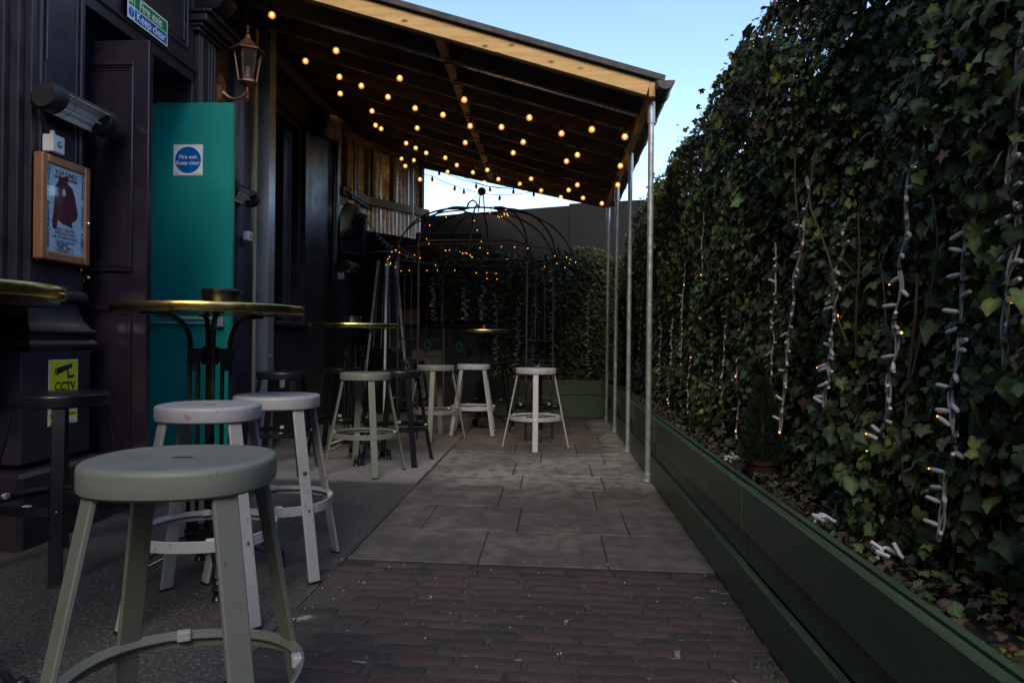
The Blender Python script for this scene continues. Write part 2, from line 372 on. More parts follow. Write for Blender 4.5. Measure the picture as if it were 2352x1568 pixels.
def struct(name, mb, mat, smooth=False, kind='structure', label=None, parent=None):
    o = link(name, mb.mesh(name, smooth), mat, parent); o['kind'] = kind
    if label: o['label'] = label
    return o
def dup(root, label, loc, rz):
    r = root.copy(); COL.objects.link(r); r.location = loc; r.rotation_euler = (0, 0, rz); r['label'] = label
    for ch in list(root.children):
        c = ch.copy(); COL.objects.link(c); c.parent = r
        for g in list(ch.children):
            d = g.copy(); COL.objects.link(d); d.parent = c
    return r
def plane(origin, normal):                                    # local x right, y up, z out, for things fixed to a wall
    M = Matrix.Identity(4)
    ax = {'X': ((0, 1, 0), (0, 0, 1), (1, 0, 0)), '-Y': ((1, 0, 0), (0, 0, 1), (0, -1, 0))}[normal]
    for j in range(3):
        for i in range(3): M[i][j] = ax[j][i]
    for i in range(3): M[i][3] = origin[i]
    return M
def text(name, body, size, mat, parent, x, y, z=.002, align='CENTER', bold=0., spacing=1., xs=1.):
    c = bpy.data.curves.new(name, 'FONT'); c.body = body; c.size = size; c.align_x = align; c.align_y = 'CENTER'; c.extrude = .0003; c.offset = bold * size; c.space_line = spacing
    c.resolution_u = 3
    tmp = bpy.data.objects.new(name, c); me = bpy.data.meshes.new_from_object(tmp)
    bpy.data.objects.remove(tmp); me.materials.clear(); me.materials.append(MATS[mat])
    o = bpy.data.objects.new(name, me); COL.objects.link(o); o.parent = parent; o.location = (x, y, z); o.scale = (xs, 1, 1); return o
def T(x=0, y=0, z=0): return Matrix.Translation((x, y, z))
def superell(a, n, K, b=None):
    b = b or a; out = []
    for k in range(K):
        t = 2 * math.pi * k / K; c, s_ = math.cos(t), math.sin(t)
        out.append((a * math.copysign(abs(c) ** (2 / n), c), b * math.copysign(abs(s_) ** (2 / n), s_)))
    return out
def lerp(a, b, t): return a + (b - a) * t
def curve(pts, k=6):                                          # Catmull-Rom through points
    P = [Vector(p) for p in pts]; P = [P[0] * 2 - P[1]] + P + [P[-1] * 2 - P[-2]]; out = []
    for i in range(1, len(P) - 2):
        for j in range(k):
            t = j / k; a, b, c, d = P[i - 1:i + 3]
            out.append(.5 * ((2 * b) + (c - a) * t + (2 * a - 5 * b + 4 * c - d) * t * t + (3 * b - a - 3 * c + d) * t ** 3))
    out.append(P[-2]); return out

# ================================================================== GROUND
SKEW = math.tan(R(2.2))
struct('ground', MB().box(-300, 300, -300, 300, -.5, -.05), 'asphalt')
struct('pavement', MB().box(-9, -.952, -8, 10.9, -.3, 0).box(-.951, 3.2, 9.681, 10.9, -.3, -.004).box(-.951, 6, -8, .6, -.3, -.004), 'asphalt')
# stone flags
simple('joint_dirt', (.030, .026, .022), .95, var=.5, vscale=30, bscale=90, bstr=.6)
path = struct('paved_path', MB().box(-.95, .76, 3.08, 9.68, -.2, -.005), 'joint_dirt')
struct('path_edge', MB().box(-.962, -.9455, 3.1, 9.66, -.05, .0015), 'brick_mortar')
rows = [3.225, 3.79, 4.36, 4.925, 5.42, 5.96, 6.53, 7.12, 7.72, 8.32, 8.92, 9.60]
joints = [[-.947, -.334, .255, .73], [-.947, -.70, -.183, .406, .73], [-.947, -.335, .27, .73], [-.947, -.22, .36, .73], [-.947, -.30, .30, .73], [-.947, -.10, .44, .73], [-.947, -.35, .22, .73], [-.947, -.12, .47, .73], [-.947, -.42, .18, .73], [-.947, -.2, .4, .73], [-.947, -.35, .25, .73]]
for i, js in enumerate(joints):
    for a, b in zip(js[:-1], js[1:]):
        g = random.uniform(.003, .0055); x0, x1 = a + g, b - g
        dz = random.uniform(-.003, .003); t1 = random.uniform(-.003, .003)
        def yy(r_, x): return r_ - SKEW * x
        c = [(x0, yy(rows[i], x0) + g), (x1, yy(rows[i], x1) + g), (x1, yy(rows[i + 1], x1) - g), (x0, yy(rows[i + 1], x0) - g)]
        cx, cy_ = sum(p[0] for p in c) / 4, sum(p[1] for p in c) / 4
        ch = .003
        inner = [(px + (ch if px < cx else -ch), py + (ch if py < cy_ else -ch)) for px, py in c]
        rings = [[(px - cx, py - cy_, -.06) for px, py in c], [(px - cx, py - cy_, -.003) for px, py in c], [(px - cx, py - cy_, 0) for px, py in inner]]
        part('paving_slab', MB().loft(rings), 'slab_stone', path, loc=(cx, cy_, dz), rot=(t1 * .6, t1, 0))
# brick setts
bp = struct('brick_paving', MB().box(-.97, .76, .2, 3.30, -.2, -.0055), 'brick_mortar')
BM = []
for k in range(10):
    L, W = .1005 + .004 * RS.rand(), .0325
    us = (-1, -.975, -.9, -.45, 0, .45, .9, .975, 1); vs_ = (-1, -.93, -.72, 0, .72, .93, 1); NX, NY = len(us), len(vs_)
    vs = []; fs = []
    ph = RS.rand(4) * 6
    for i, u in enumerate(us):
        for j, v in enumerate(vs_):
            cr_ = 1 - .10 * max(0, abs(v) - .5) * (abs(u) > .95) - .02 * (abs(u) > .95) * RS.rand()
            x = L * u * cr_
            y = W * v * (1 - .16 * (abs(u) > .95) * abs(v)) * (1 + .10 * math.sin(3.1 * u + ph[1] + v) + .05 * math.sin(7 * u + ph[3])) + RS.uniform(-.0012, .0012)
            e = max(abs(u) ** 30, abs(v) ** 9)
            z = .001 - .006 * e + RS.uniform(-.0014, .0014) + .0012 * math.sin(3 * u + ph[2]) - .0018 * (abs(v) > .7)
            vs.append((x, y, z))
    for i in range(NX - 1):
        for j in range(NY - 1): fs.append((i * NY + j, (i + 1) * NY + j, (i + 1) * NY + j + 1, i * NY + j + 1))
    rim = [i * NY for i in range(NX)] + [(NX - 1) * NY + j for j in range(1, NY)] + [i * NY + NY - 1 for i in range(NX - 2, -1, -1)] + [j for j in range(NY - 2, 0, -1)]
    o = len(vs)
    for q in rim: vs.append((vs[q][0] * 1.02, vs[q][1] * 1.05, -.05))
    for q in range(len(rim)): fs.append((rim[q], rim[(q + 1) % len(rim)], o + (q + 1) % len(rim), o + q)[::-1])
    b_ = MB(); b_.add(vs, fs); me = b_.mesh('brick', True); me.materials.append(MATS['paving_brick']); BM.append(me)
r_ = 0; y = 3.165
while y > .85:
    x = -.93 + random.uniform(-.11, .02)
    pitch = .0715 * random.uniform(.97, 1.04)
    while x < .70:
        sl_ = random.choice([1, 1, 1, .9, 1.08, 1.12, .72 if random.random() < .4 else 1])
        Lb = .205 * sl_
        if x + Lb * .55 < .74 and x + Lb * .2 > -.96:
            o = link('brick', random.choice(BM), None, bp, loc=(x + Lb / 2, y - SKEW * (x + Lb / 2) + random.uniform(-.004, .004), random.uniform(-.003, .004)),
                     rot=(random.uniform(-.04, .04), random.uniform(-.018, .018), -R(2.2) + random.uniform(-.025, .025) + (math.pi if random.random() < .5 else 0)))
            o.scale = (sl_, random.uniform(.95, 1.05), 1)
        x += Lb + random.uniform(.004, .016)
    y -= pitch; r_ += 1
# grit, cigarette ends and moss along the joints
gm = MB()
for k in range(110):
    x, y = random.uniform(-.95, .70), random.uniform(1.0, 3.3)
    s_ = random.uniform(.0012, .0034)
    gm.lathe([(s_ * .6, -.004), (s_, s_ * .3), (s_ * .5, s_ * .9)], (x, y, .001), 5)
for k in range(70):
    x, y = random.uniform(-2.4, -.95), random.uniform(1.0, 5.2)
    s_ = random.uniform(.001, .003)
    gm.lathe([(s_ * .6, -.002), (s_, s_ * .3), (s_ * .5, s_ * .9)], (x, y, .001), 5)
struct('grit', gm, 'cork', kind='stuff', label='pale grit scattered over the paving')
mo = MB()
for (cx_, cy2, n_, sp_) in ((.66, 2.28, 70, .07), (.66, 1.95, 40, .05), (.3, 3.19, 40, .25), (.68, 2.62, 30, .05)):
    for k in range(n_):
        px, py = cx_ + random.gauss(0, sp_ * .35), cy2 + random.gauss(0, sp_); a = random.uniform(0, 6.3); s_ = random.uniform(.003, .009)
        if px > .705: px = .70
        mo.add([(px, py, 0), (px + s_ * math.cos(a), py + s_ * math.sin(a), s_), (px + s_ * math.cos(a + 1), py + s_ * math.sin(a + 1), s_ * .8)], [(0, 1, 2)])
simple('moss', (.09, .16, .03), .8, var=.4, bstr=0)
struct('moss', mo, 'moss', kind='stuff', label='small green moss and weeds in the brick joints by the planter')
solo('cigarette_end', MB().tube([(-.93, 2.49, .008), (-.915, 2.513, .008)], .0038, 8), 'cork', 'small tan cigarette end lying at the left edge of the bricks', 'cigarette end', True)

# ================================================================== PUB FRONT (left)
XW = -2.70
pub = ent('pub_building', 'purple-black painted pub front with moulded piers and an open double doorway', 'building', (-2.7, 5, 0))
def bp_(name, mat='black_paint', smooth=False, par=None, *boxes, bev=.004):
    b_ = MB()
    for q in boxes: b_.box(*q, bev=bev)
    return part(name, b_, mat, par or pub, world=(par is None), smooth=smooth)
# wall masses
bp_('wall', 'black_paint', False, None, (-3.4, -2.93, -2, 3.44, 0, 7.5), (-3.4, -2.93, 3.44, 4.03, 0, 7.5))
bp_('wall', 'black_paint', False, None, (-3.3, XW, 4.03, 5.36, 3.30, 7.5), (-3.02, XW + .01, 4.03, 5.36, 2.905, 3.30))
bp_('wall', 'black_paint', False, None, (-3.3, XW, 5.36, 6.92, 0, 7.5))
bp_('wall', 'black_paint', False, None, (-3.3, -2.75, 6.92, 7.96, 0, 1.14), (-3.3, -2.75, 6.92, 7.96, 3.36, 7.5), (-3.3, -2.75, 7.96, 11.2, 0, 7.5), bev=0)
# near pier: shaft, stepped edge mouldings, sunk panel frame
bp_('pier_shaft', 'black_paint', False, None, (-3.0, -2.62, 3.62, 4.03, 1.25, 7.2))
bp_('pier_moulding', 'black_paint', False, None, (-3.0, -2.655, 3.575, 3.62, 1.25, 7.2))
bp_('pier_moulding', 'black_paint', False, None, (-3.0, -2.70, 3.535, 3.575, 1.25, 7.2))
bp_('pier_moulding', 'black_paint', False, None, (-3.0, -2.745, 3.49, 3.535, 1.25, 7.2))
bp_('pier_moulding', 'black_paint', False, None, (-3.0, -2.82, 3.44, 3.49, 1.25, 7.2))
for (y0, y1, z0, z1) in ((3.665, 3.685, 1.38, 4.6), (3.975, 3.995, 1.38, 4.6), (3.685, 3.975, 1.38, 1.40), (3.685, 3.975, 4.58, 4.60)):
    bp_('panel_bead', 'black_paint', False, None, (-2.64, -2.605, y0, y1, z0, z1), bev=.006)
for (y0, y1, z0, z1) in ((3.705, 3.715, 1.43, 4.56), (3.945, 3.955, 1.43, 4.56), (3.715, 3.945, 1.43, 1.44)):
    bp_('panel_bead', 'black_paint', False, None, (-2.64, -2.612, y0, y1, z0, z1), bev=.004)
def sqprof(prof, x1, y0, y1):                                 # mouldings that run round the pier: (outset, z)
    b_ = MB(); rings = []
    for d, z in prof: rings.append([(-3.0, y0 - d, z), (x1 + d, y0 - d, z), (x1 + d, y1 + d, z), (-3.0, y1 + d, z)])
    return b_.loft(rings)
part('pier_base_moulding', sqprof([(.0, 1.28), (.012, 1.262), (.03, 1.255), (.045, 1.24), (.052, 1.222), (.05, 1.205), (.038, 1.192), (.018, 1.185), (.016, 1.172), (.018, 1.15), (.026, 1.12), (.040, 1.085), (.062, 1.052), (.085, 1.035), (.085, 1.028), (.052, 1.02), (.050, 1.0), (.062, .992), (.078, .982), (.086, .966), (.080, .95), (.066, .942), (.066, .925)][::-1], -2.62, 3.60, 3.95), 'black_paint', pub, True, True)
bp_('pier_block', 'black_paint', False, None, (-3.0, -2.55, 3.48, 4.0, .38, .93), bev=.008)
bp_('pier_plinth', 'black_paint', False, None, (-3.0, -2.47, 3.38, 4.05, -.05, .36), bev=.02)
bp_('pier_plinth', 'black_paint', False, None, (-3.0, -2.95, 1.0, 3.38, -.05, .36), bev=.01)
# transom panel over the door
for (y0, y1, z0, z1, x1) in ((4.03, 5.36, 2.975, 3.0, -2.672), (4.12, 5.27, 3.10, 3.12, -2.680), (4.12, 4.14, 3.12, 4.5, -2.680), (5.25, 5.27, 3.12, 4.5, -2.680), (4.17, 5.22, 3.145, 3.155, -2.685), (5.21, 5.22, 3.155, 4.5, -2.685)):
    bp_('panel_bead', 'black_paint', False, None, (-2.72, x1, y0, y1, z0, z1), bev=.006)
# hall behind the door
bp_('hall', 'matt_black', False, None, (-5.6, -5.5, 3.6, 5.9, 0, 3.2), (-5.6, -3.3, 3.6, 4.0, 0, 3.2), (-5.6, -3.3, 5.45, 5.9, 0, 3.2), (-5.6, -3.3, 3.6, 5.9, 3.2, 3.35), bev=0)
bp_('door_frame', 'purple_gloss', False, None, (-3.08, -3.02, 4.03, 4.10, 0, 2.95), (-3.08, -3.02, 5.33, 5.36, 0, 2.95), (-3.08, -3.02, 4.10, 5.33, 2.80, 2.95))
bp_('door_sill', 'matt_black', False, None, (-3.1, -2.60, 4.06, 5.36, -.05, .03))
# near leaf, purple, outer face to the yard
nl = bp_('door', 'purple_gloss', False, None, (-3.0, -2.315, 4.135, 4.18, .04, 2.70))
nl['label'] = 'glossy purple-black panelled door leaf'
def moulding(par, x0, x1, z0, z1, yf, name='door_moulding', mat='purple_gloss'):
    for k, (d, wd, pr) in enumerate(((0, .018, .016), (.018, .012, .010), (.030, .016, .004))):
        b_ = MB()
        a0, a1, c0, c1 = x0 + d, x1 - d, z0 + d, z1 - d
        b_.box(a0, a1, yf - pr, yf + .004, c0, c0 + wd, bev=.004).box(a0, a1, yf - pr, yf + .004, c1 - wd, c1, bev=.004)
        b_.box(a0, a0 + wd, yf - pr, yf + .004, c0 + wd, c1 - wd, bev=.004).box(a1 - wd, a1, yf - pr, yf + .004, c0 + wd, c1 - wd, bev=.004)
        part(name, b_, mat, par)
moulding(nl, -2.97, -2.40, 1.38, 2.57, 4.135)
moulding(nl, -2.97, -2.40, .26, 1.18, 4.135)
ko = MB(); ko.lathe([(.017, 0), (.017, .004), (.010, .010), (.008, .014)], (0, 0, 0), 16, plane((-2.665, 4.134, 1.342), '-Y'))
ko.tube([(-2.665, 4.128, 1.345), (-2.668, 4.105, 1.352), (-2.666, 4.098, 1.335), (-2.664, 4.104, 1.312)], .0045, 8)
part('hook_eye', ko, 'brass', nl, smooth=True)
hk = MB().tube([(-2.60, 3.985, 1.375), (-2.613, 4.02, 1.372), (-2.64, 4.08, 1.357), (-2.662, 4.112, 1.346), (-2.672, 4.118, 1.352)], .0042, 8)
hk.lathe([(.009, -.006), (.011, 0), (.008, .008)], (-2.607, 3.99, 1.374), 12)
part('cabin_hook', hk, 'brass', pub, True, True)
# far leaf, teal inner face
fl_ = bp_('door', 'teal_paint', False, None, (-3.02, -2.385, 5.385 - .04, 5.385, .04, 2.75))
fl_['label'] = 'teal inner face of the open fire door leaf'
bp_('door_edge', 'teal_paint', False, fl_, (-2.3849, -2.378, 5.343, 5.386, .04, 2.749), bev=.003)
part('push_plate', MB().box(-2.86, -2.50, 5.340, 5.346, 1.148, 1.288, bev=.001), 'pale_mint', fl_)
part('panic_bar', MB().tube([(-2.98, 5.325, 1.118), (-2.425, 5.325, 1.118)], .008, 10).box(-2.475, -2.425, 5.30, 5.345, 1.09, 1.22, bev=.006).box(-2.50, -2.487, 5.295, 5.325, 1.10, 1.20, bev=.004), 'galvanised', fl_)
part('latch', MB().box(-2.409, -2.398, 5.35, 5.38, 1.83, 1.90, bev=.003).box(-2.409, -2.396, 5.352, 5.378, 2.20, 2.24, bev=.003), 'brass', fl_)
# far pilaster with reeds, capital and bracket
bp_('pilaster', 'black_paint', False, None, (-2.74, -2.655, 5.375, 5.62, 0, 3.28))
for k, (yy0, yy1, xo) in enumerate(((5.385, 5.405, .012), (5.415, 5.43, .006), (5.51, 5.525, .008), (5.535, 5.56, .016), (5.57, 5.585, .008), (5.595, 5.612, .012))):
    bp_('reed', 'black_paint', False, None, (-2.66, -2.655 + xo, yy0, yy1, .4, 3.26), bev=.005)
cap = MB()
for k, (z0, z1, d) in enumerate(((3.28, 3.31, .02), (3.31, 3.34, .045), (3.34, 3.40, .085), (3.40, 3.43, .12))):
    cap.box(-2.75, -2.655 + d, 5.34 - d * .4, 5.70 + d, z0, z1, bev=.008)
part('capital', cap, 'black_paint', pub, True)
br = MB()
prof_ = curve([(0, 3.46), (.10, 3.50), (.16, 3.60), (.12, 3.72), (.16, 3.86), (.26, 3.98), (.30, 4.10)], 6)
for k in range(len(prof_) - 1):
    a, b_2 = prof_[k], prof_[k + 1]
    br.box(-2.74, -2.64 + (a[0] + b_2[0]) / 2, 5.42, 5.62, a[1], b_2[1] + .001, bev=.004)
br.lathe([(.05, -.11), (.055, -.10), (.055, .10), (.05, .11)], (0, 0, 0), 16, T(-2.53, 5.52, 3.60) @ Matrix.Rotation(R(90), 4, 'X'))
part('bracket', br, 'black_paint', pub, True, True)
bp_('fascia_cornice', 'black_paint', False, None, (-2.74, -2.50, 3.0, 6.9, 4.15, 4.25), (-2.74, -2.44, 3.0, 6.9, 4.25, 4.33), bev=.01)
part('half_column', MB().lathe([(.135, 0), (.135, 3.9)], (-2.715, 6.16, 0), 32), 'black_paint', pub, True, True)
part('timber_batten', MB().box(-2.70, -2.642, 6.36, 6.41, 0, 3.75, bev=.003), 'batten_wood', pub, True)
st = part('steel_section', MB().box(-2.693, -2.575, 6.50, 6.515, 0, 3.86).box(-2.582, -2.572, 6.499, 6.64, 0, 3.86, bev=.002).box(-2.693, -2.575, 6.64, 6.65, 0, 3.86), 'steel_section', pub, True)
bo = MB()
for z in (3.78, 2.33, .86, .42):
    for yb in (6.54, 6.60): bo.lathe([(.009, 0), (.009, .004), (.005, .007)], (0, 0, 0), 8, plane((-2.572, yb, z), 'X'))
part('bolt', bo, 'galvanised', st)
# dark window beyond the steel
bp_('window_sill', 'black_paint', False, None, (-2.78, -2.66, 6.90, 7.98, 1.14, 1.185), bev=.008)
bp_('window_frame', 'black_paint', False, None, (-2.90, -2.80, 6.92, 6.99, 1.185, 3.36), (-2.90, -2.80, 7.90, 7.96, 1.185, 3.36), (-2.90, -2.80, 6.99, 7.90, 3.29, 3.36), bev=.006)
wp = part('window_pane', MB().box(-2.99, -2.98, 6.99, 7.90, 1.185, 3.29), 'window_glass', pub, True)
for k in range(26):
    y0 = 7.0 + k * .0145 + random.uniform(-.003, .003)
    b_ = MB(); pts = [(-2.865 + .02 * math.sin(k * 1.7) + random.uniform(-.006, .006), y0 + random.uniform(-.003, .003), z) for z in np.linspace(1.19, 3.28, 14)]
    b_.tube(pts, .0075, 5); part('shutter_fold', b_, 'gloss_black', pub, True)
# pipes, flap board
for yb, rr in ((8.83, .018), (8.90, .022), (8.96, .014)):
    part('pipe', MB().tube([(-2.71, yb, 0), (-2.71, yb, 3.7)], rr, 10), 'gloss_black', pub, True, True)
fb = MB(); pr = [(-2.70, z) for z in (1.95, 2.2, 2.4)] + [(-2.69, 2.55), (-2.655, 2.66), (-2.60, 2.74)]
fb.loft([[(x - .02, 9.06, z), (x, 9.06, z), (x, 10.12, z), (x - .02, 10.12, z)] for x, z in pr])
part('flap_board', fb, 'gloss_black', pub, True, True)
part('flap_rail', MB().bar((-2.56, 9.02, 2.80), (-2.52, 10.15, 2.80), .05, .03, bev=.004).bar((-2.60, 9.02, 2.86), (-2.56, 10.15, 2.86), .06, .015), 'matt_black', pub, True)
# loose felt hanging at the roof end
part('loose_felt', MB().loft([[(-2.60, 6.1, 4.1), (-2.3, 6.15, 3.95), (-2.2, 6.3, 3.85)], [(-2.62, 6.45, 4.0), (-2.45, 6.48, 3.78), (-2.40, 6.5, 3.62)]], cap=False, closed=False), 'matt_black', pub, True)
# wall shelf at the near edge
sh = ent('drink_shelf', 'purple-black wooden drinks shelf on the near pier, below the cropped brass table', 'shelf', (-2.5, 3.1, 1.1))
part('shelf_board', MB().box(-2.94, -2.42, 2.80, 3.40, 1.145, 1.172, bev=.005), 'black_paint', sh, True)
part('shelf_support', MB().box(-2.94, -2.50, 2.95, 3.28, 1.11, 1.144, bev=.004).box(-2.94, -2.55, 2.98, 3.02, .85, 1.109, bev=.004), 'black_paint', sh, True)

# ---- things on the pub front
def case():
    M = plane((-2.605, 3.615, 1.395), 'X'); W_, H_, D_ = .375, .535, .05
    o = ent('poster_case', 'copper framed glazed poster case on the near pier', 'poster case', M=M)
    for nm, q in (('frame_side', (0, .042, 0, H_)), ('frame_side', (W_ - .042, W_, 0, H_)), ('frame_rail', (.042, W_ - .042, 0, .045)), ('frame_rail', (.042, W_ - .042, H_ - .045, H_))):
        part(nm, MB().box(q[0], q[1], q[2], q[3], 0, D_, bev=.006), 'copper_frame', o)
    ps = part('poster', MB().box(.04, W_ - .04, .043, H_ - .043, .036, .040), 'poster_paper', o)
    ps['label'] = 'pale blue poster showing a dark red jacket'
    part('glass_pane', MB().add([(.041, .044, .0445), (W_ - .041, .044, .0445), (W_ - .041, H_ - .044, .0445), (.041, H_ - .044, .0445)], [(0, 1, 2, 3)]), 'pane_glass', o)
    x0, x1, y0, y1 = .042, W_ - .042, .045, H_ - .045
    z = .0412
    s1 = 'QUILTY PLEASURES'
    for k, ch in enumerate(s1):
        if ch != ' ': text('lettering', ch, .031, 'ink_navy', ps, x0 + .016, y1 - .020 - k * (y1 - y0 - .05) / (len(s1) - 1), z, bold=.02)
    s2 = 'PUFFER JACKET PARTY'
    for k, ch in enumerate(s2):
        if ch != ' ': text('lettering', ch, .028, 'ink_navy', ps, x1 - .014, y1 - .020 - k * (y1 - y0 - .045) / (len(s2) - 1), z, bold=.02)
    mx = (x0 + x1) / 2
    text('lettering', 'V.I.P ONLY', .036, 'ink_red', ps, mx + .004, y1 - .032, z, bold=.015)
    text('lettering', 'VERY IMPRESSIVE PUFFERS', .0155, 'ink_red', ps, mx, y1 - .056, z, bold=.02)
    jk = [(-.045, .115), (-.038, .150), (-.028, .140), (.0, .146), (.010, .157), (.030, .147), (.026, .112), (.060, .098), (.082, .055), (.098, .0), (.108, -.030), (.100, -.060), (.075, -.078), (.062, -.085), (.066, -.118), (.058, -.112), (-.018, -.100), (-.050, -.085), (-.055, -.128), (-.085, -.132), (-.090, -.10), (-.080, -.04), (-.072, .03), (-.068, .085)]
    part('jacket_print', MB().prism([(x + mx - .012, y + .30) for x, y in jk], T(0, 0, .0402), .0008), 'ink_red', ps)
    part('jacket_print', MB().prism([(mx - .092, .165), (mx - .070, .165), (mx - .072, .172), (mx - .094, .172)], T(0, 0, .0411), .0008), 'ink_black', ps)
    part('jacket_print', MB().prism([(mx + .012, .215), (mx + .024, .21), (mx + .028, .245), (mx + .018, .25)], T(0, 0, .0411), .0006), 'ink_black', ps)
    for k, s in enumerate(('FANCY YOUR OWN', 'PUFFER JACKET* PARTY?', 'ASK THE TEAM FOR DETAILS.')):
        text('lettering', s, .024, 'ink_grey', ps, mx, .168 - k * .021, z, xs=.62)
    text('lettering', '*PUFFERS PROVIDED OR BRING YOUR OWN', .010, 'ink_grey', ps, mx, .107, z, xs=.75)
    bx0, bx1, by0, by1 = mx - .072, mx + .062, .052, .100
    fr = MB()
    for q in ((bx0, bx1, by0, by0 + .0016), (bx0, bx1, by1 - .0016, by1), (bx0, bx0 + .0016, by0 + .0016, by1 - .0016), (bx1 - .0016, bx1, by0 + .0016, by1 - .0016), (bx0 + .0016, bx1 - .0016, by0 + .0125, by0 + .0138), (x0, x1, y0 + .001, y0 + .0024)): fr.box(q[0], q[1], q[2], q[3], .0402, .0408)
    part('print_border', fr, 'ink_navy', ps)
    text('lettering', 'EUSTON', .020, 'ink_navy', ps, bx0 + .008, by1 - .011, z, 'LEFT', bold=.015)
    text('lettering', 'YARD', .020, 'ink_navy', ps, bx0 + .008, by1 - .026, z, 'LEFT', bold=.015)
    text('lettering', 'NW1', .020, 'ink_red', ps, bx0 + .076, by1 - .026, z, 'LEFT', bold=.015)
    text('lettering', 'THE EXMOUTH ARMS', .0095, 'ink_navy', ps, bx0 + .006, by0 + .0065, z, 'LEFT')
    part('lock', MB().lathe([(.012, 0), (.012, .010), (.009, .014)], (W_ - .021, H_ * .43, D_), 16), 'bright_metal', o, smooth=True)
case()
def exit_sign():
    M = plane((-2.658, 4.475, 2.992), 'X'); W_, H_ = .46, .172
    o = ent('fire_exit_sign', 'green and blue fire exit keep clear sign above the doorway', 'sign', M=M)
    def sag(x, y): return .006 * math.sin(x * 9)
    part('board', MB().box(0, W_, 0, H_, 0, .003), 'sign_white', o)
    part('green_field', MB().box(.077, W_ - .010, .090, H_ - .010, .003, .0036), 'sign_green', o)
    part('blue_field', MB().box(.077, W_ - .010, .010, .082, .003, .0036), 'sign_blue', o)
    part('green_field', MB().box(.012, .069, .090, H_ - .010, .003, .0036), 'sign_green', o)
    part('blue_disc', MB().lathe([(.030, 0), (.030, .0006)], (.041, .046, .003), 28), 'sign_blue', o)
    mn = MB()                                                 # running figure
    mn.lathe([(.0065, 0), (.0065, .0006)], (.040, .150, .0038), 14)
    for q in (((.040, .143), (.038, .122), .010), ((.038, .122), (.050, .112), .007), ((.050, .112), (.048, .097), .006), ((.038, .122), (.030, .108), .007), ((.030, .108), (.020, .106), .006), ((.041, .140), (.053, .132), .005), ((.039, .140), (.028, .134), .005), ((.028, .134), (.026, .124), .005)):
        mn.bar((q[0][0], q[0][1], .0041), (q[1][0], q[1][1], .0041), q[2], .0006)
    part('running_figure', mn, 'sign_white', o)
    part('exclamation_mark', MB().prism([(.037, .066), (.045, .066), (.043, .040), (.039, .040)], T(0, 0, .0038), .0005).lathe([(.0038, 0), (.0038, .0005)], (.041, .032, .0038), 12), 'sign_white', o)
    text('lettering', 'Fire exit', .078, 'sign_white', o, .255, .124, .0042, bold=.012)
    text('lettering', 'Keep clear', .078, 'sign_white', o, .262, .047, .0042, bold=.012)
exit_sign()
def keep_clear():
    M = plane((-2.827, 5.3445, 2.21), '-Y'); S = .222
    o = ent('keep_clear_sign', 'square white sign with a blue fire exit keep clear disc on the teal door', 'sign', M=M)
    part('board', MB().box(0, S, 0, S * 1.03, 0, .003), 'sign_white', o)
    part('blue_disc', MB().lathe([(.098, 0), (.098, .0008)], (S / 2, S * .515, .003), 48), 'sign_blue', o)
    text('lettering', 'Fire exit', .041, 'sign_white', o, S / 2, S * .515 + .022, .0042, bold=.012)
    text('lettering', 'Keep clear', .041, 'sign_white', o, S / 2, S * .515 - .022, .0042, bold=.012)
    text('lettering', 'Tel: 0800 652 7447', .0085, 'ink_black', o, S - .006, .010, .0035, 'RIGHT')
    part('maker_mark', MB().tube([(.008 + .014 * (1 + math.cos(a)), .013 + .005 * math.sin(a), .0035) for a in np.linspace(0, 6.0, 16)], .0006, 4), 'ink_red', o)
keep_clear()
def cctv():
    M = plane((-2.548, 3.662, .552), 'X'); W_, H_ = .222, .335
    o = ent('cctv_sign', 'yellow camera surveillance sign on the pier foot behind the black stool', 'sign', M=M)
    part('board', MB().box(0, W_, 0, H_, 0, .003), 'sign_white', o)
    part('yellow_field', MB().box(.004, W_ - .004, .004, H_ - .004, .003, .0036), 'sign_yellow', o)
    c_ = MB(); c_.prism([(.052, .255), (.170, .292), (.178, .325 - .01), (.060, .300 - .005)][:4], T(0, 0, .0038), .0006)
    c_.prism([(.040, .262), (.050, .265), (.056, .294), (.046, .291)], T(0, 0, .0038), .0006)
    c_.bar((.140, .280, .0041), (.146, .240, .0041), .012, .0006).bar((.140, .244, .0041), (.192, .248, .0041), .014, .0006)
    part('camera_symbol', c_, 'ink_black', o)
    text('lettering', 'CCTV', .060, 'ink_black', o, W_ / 2 + .01, .195, .0042, bold=.03)
    text('lettering', 'For', .020, 'ink_black', o, .016, .092, .0042, 'LEFT')
    text('lettering', 'For', .020, 'ink_black', o, .016, .048, .0042, 'LEFT')
    text('lettering', 'contact:', .020, 'ink_black', o, W_ - .012, .053, .0042, 'RIGHT')
    part('writing_box', MB().box(.012, W_ - .012, .062, .082, .0036, .0042), 'sign_white', o)
    part('writing_box', MB().box(.012, W_ - .012, .012, .034, .0036, .0042), 'sign_white', o)
    sc_ = MB()
    for yb in (.072, .023):
        sc_.tube([(.02 + k * .006, yb + random.uniform(-.006, .006), .0045) for k in range(30)], .0005, 4)
    part('handwriting', sc_, 'ink_grey', o)
    for x, y in ((.008, .008), (W_ - .008, .008), (.008, H_ - .008), (W_ - .008, H_ - .008)): part('screw', MB().lathe([(.004, 0), (.003, .003)], (x, y, .0036), 10), 'galvanised', o)
cctv()
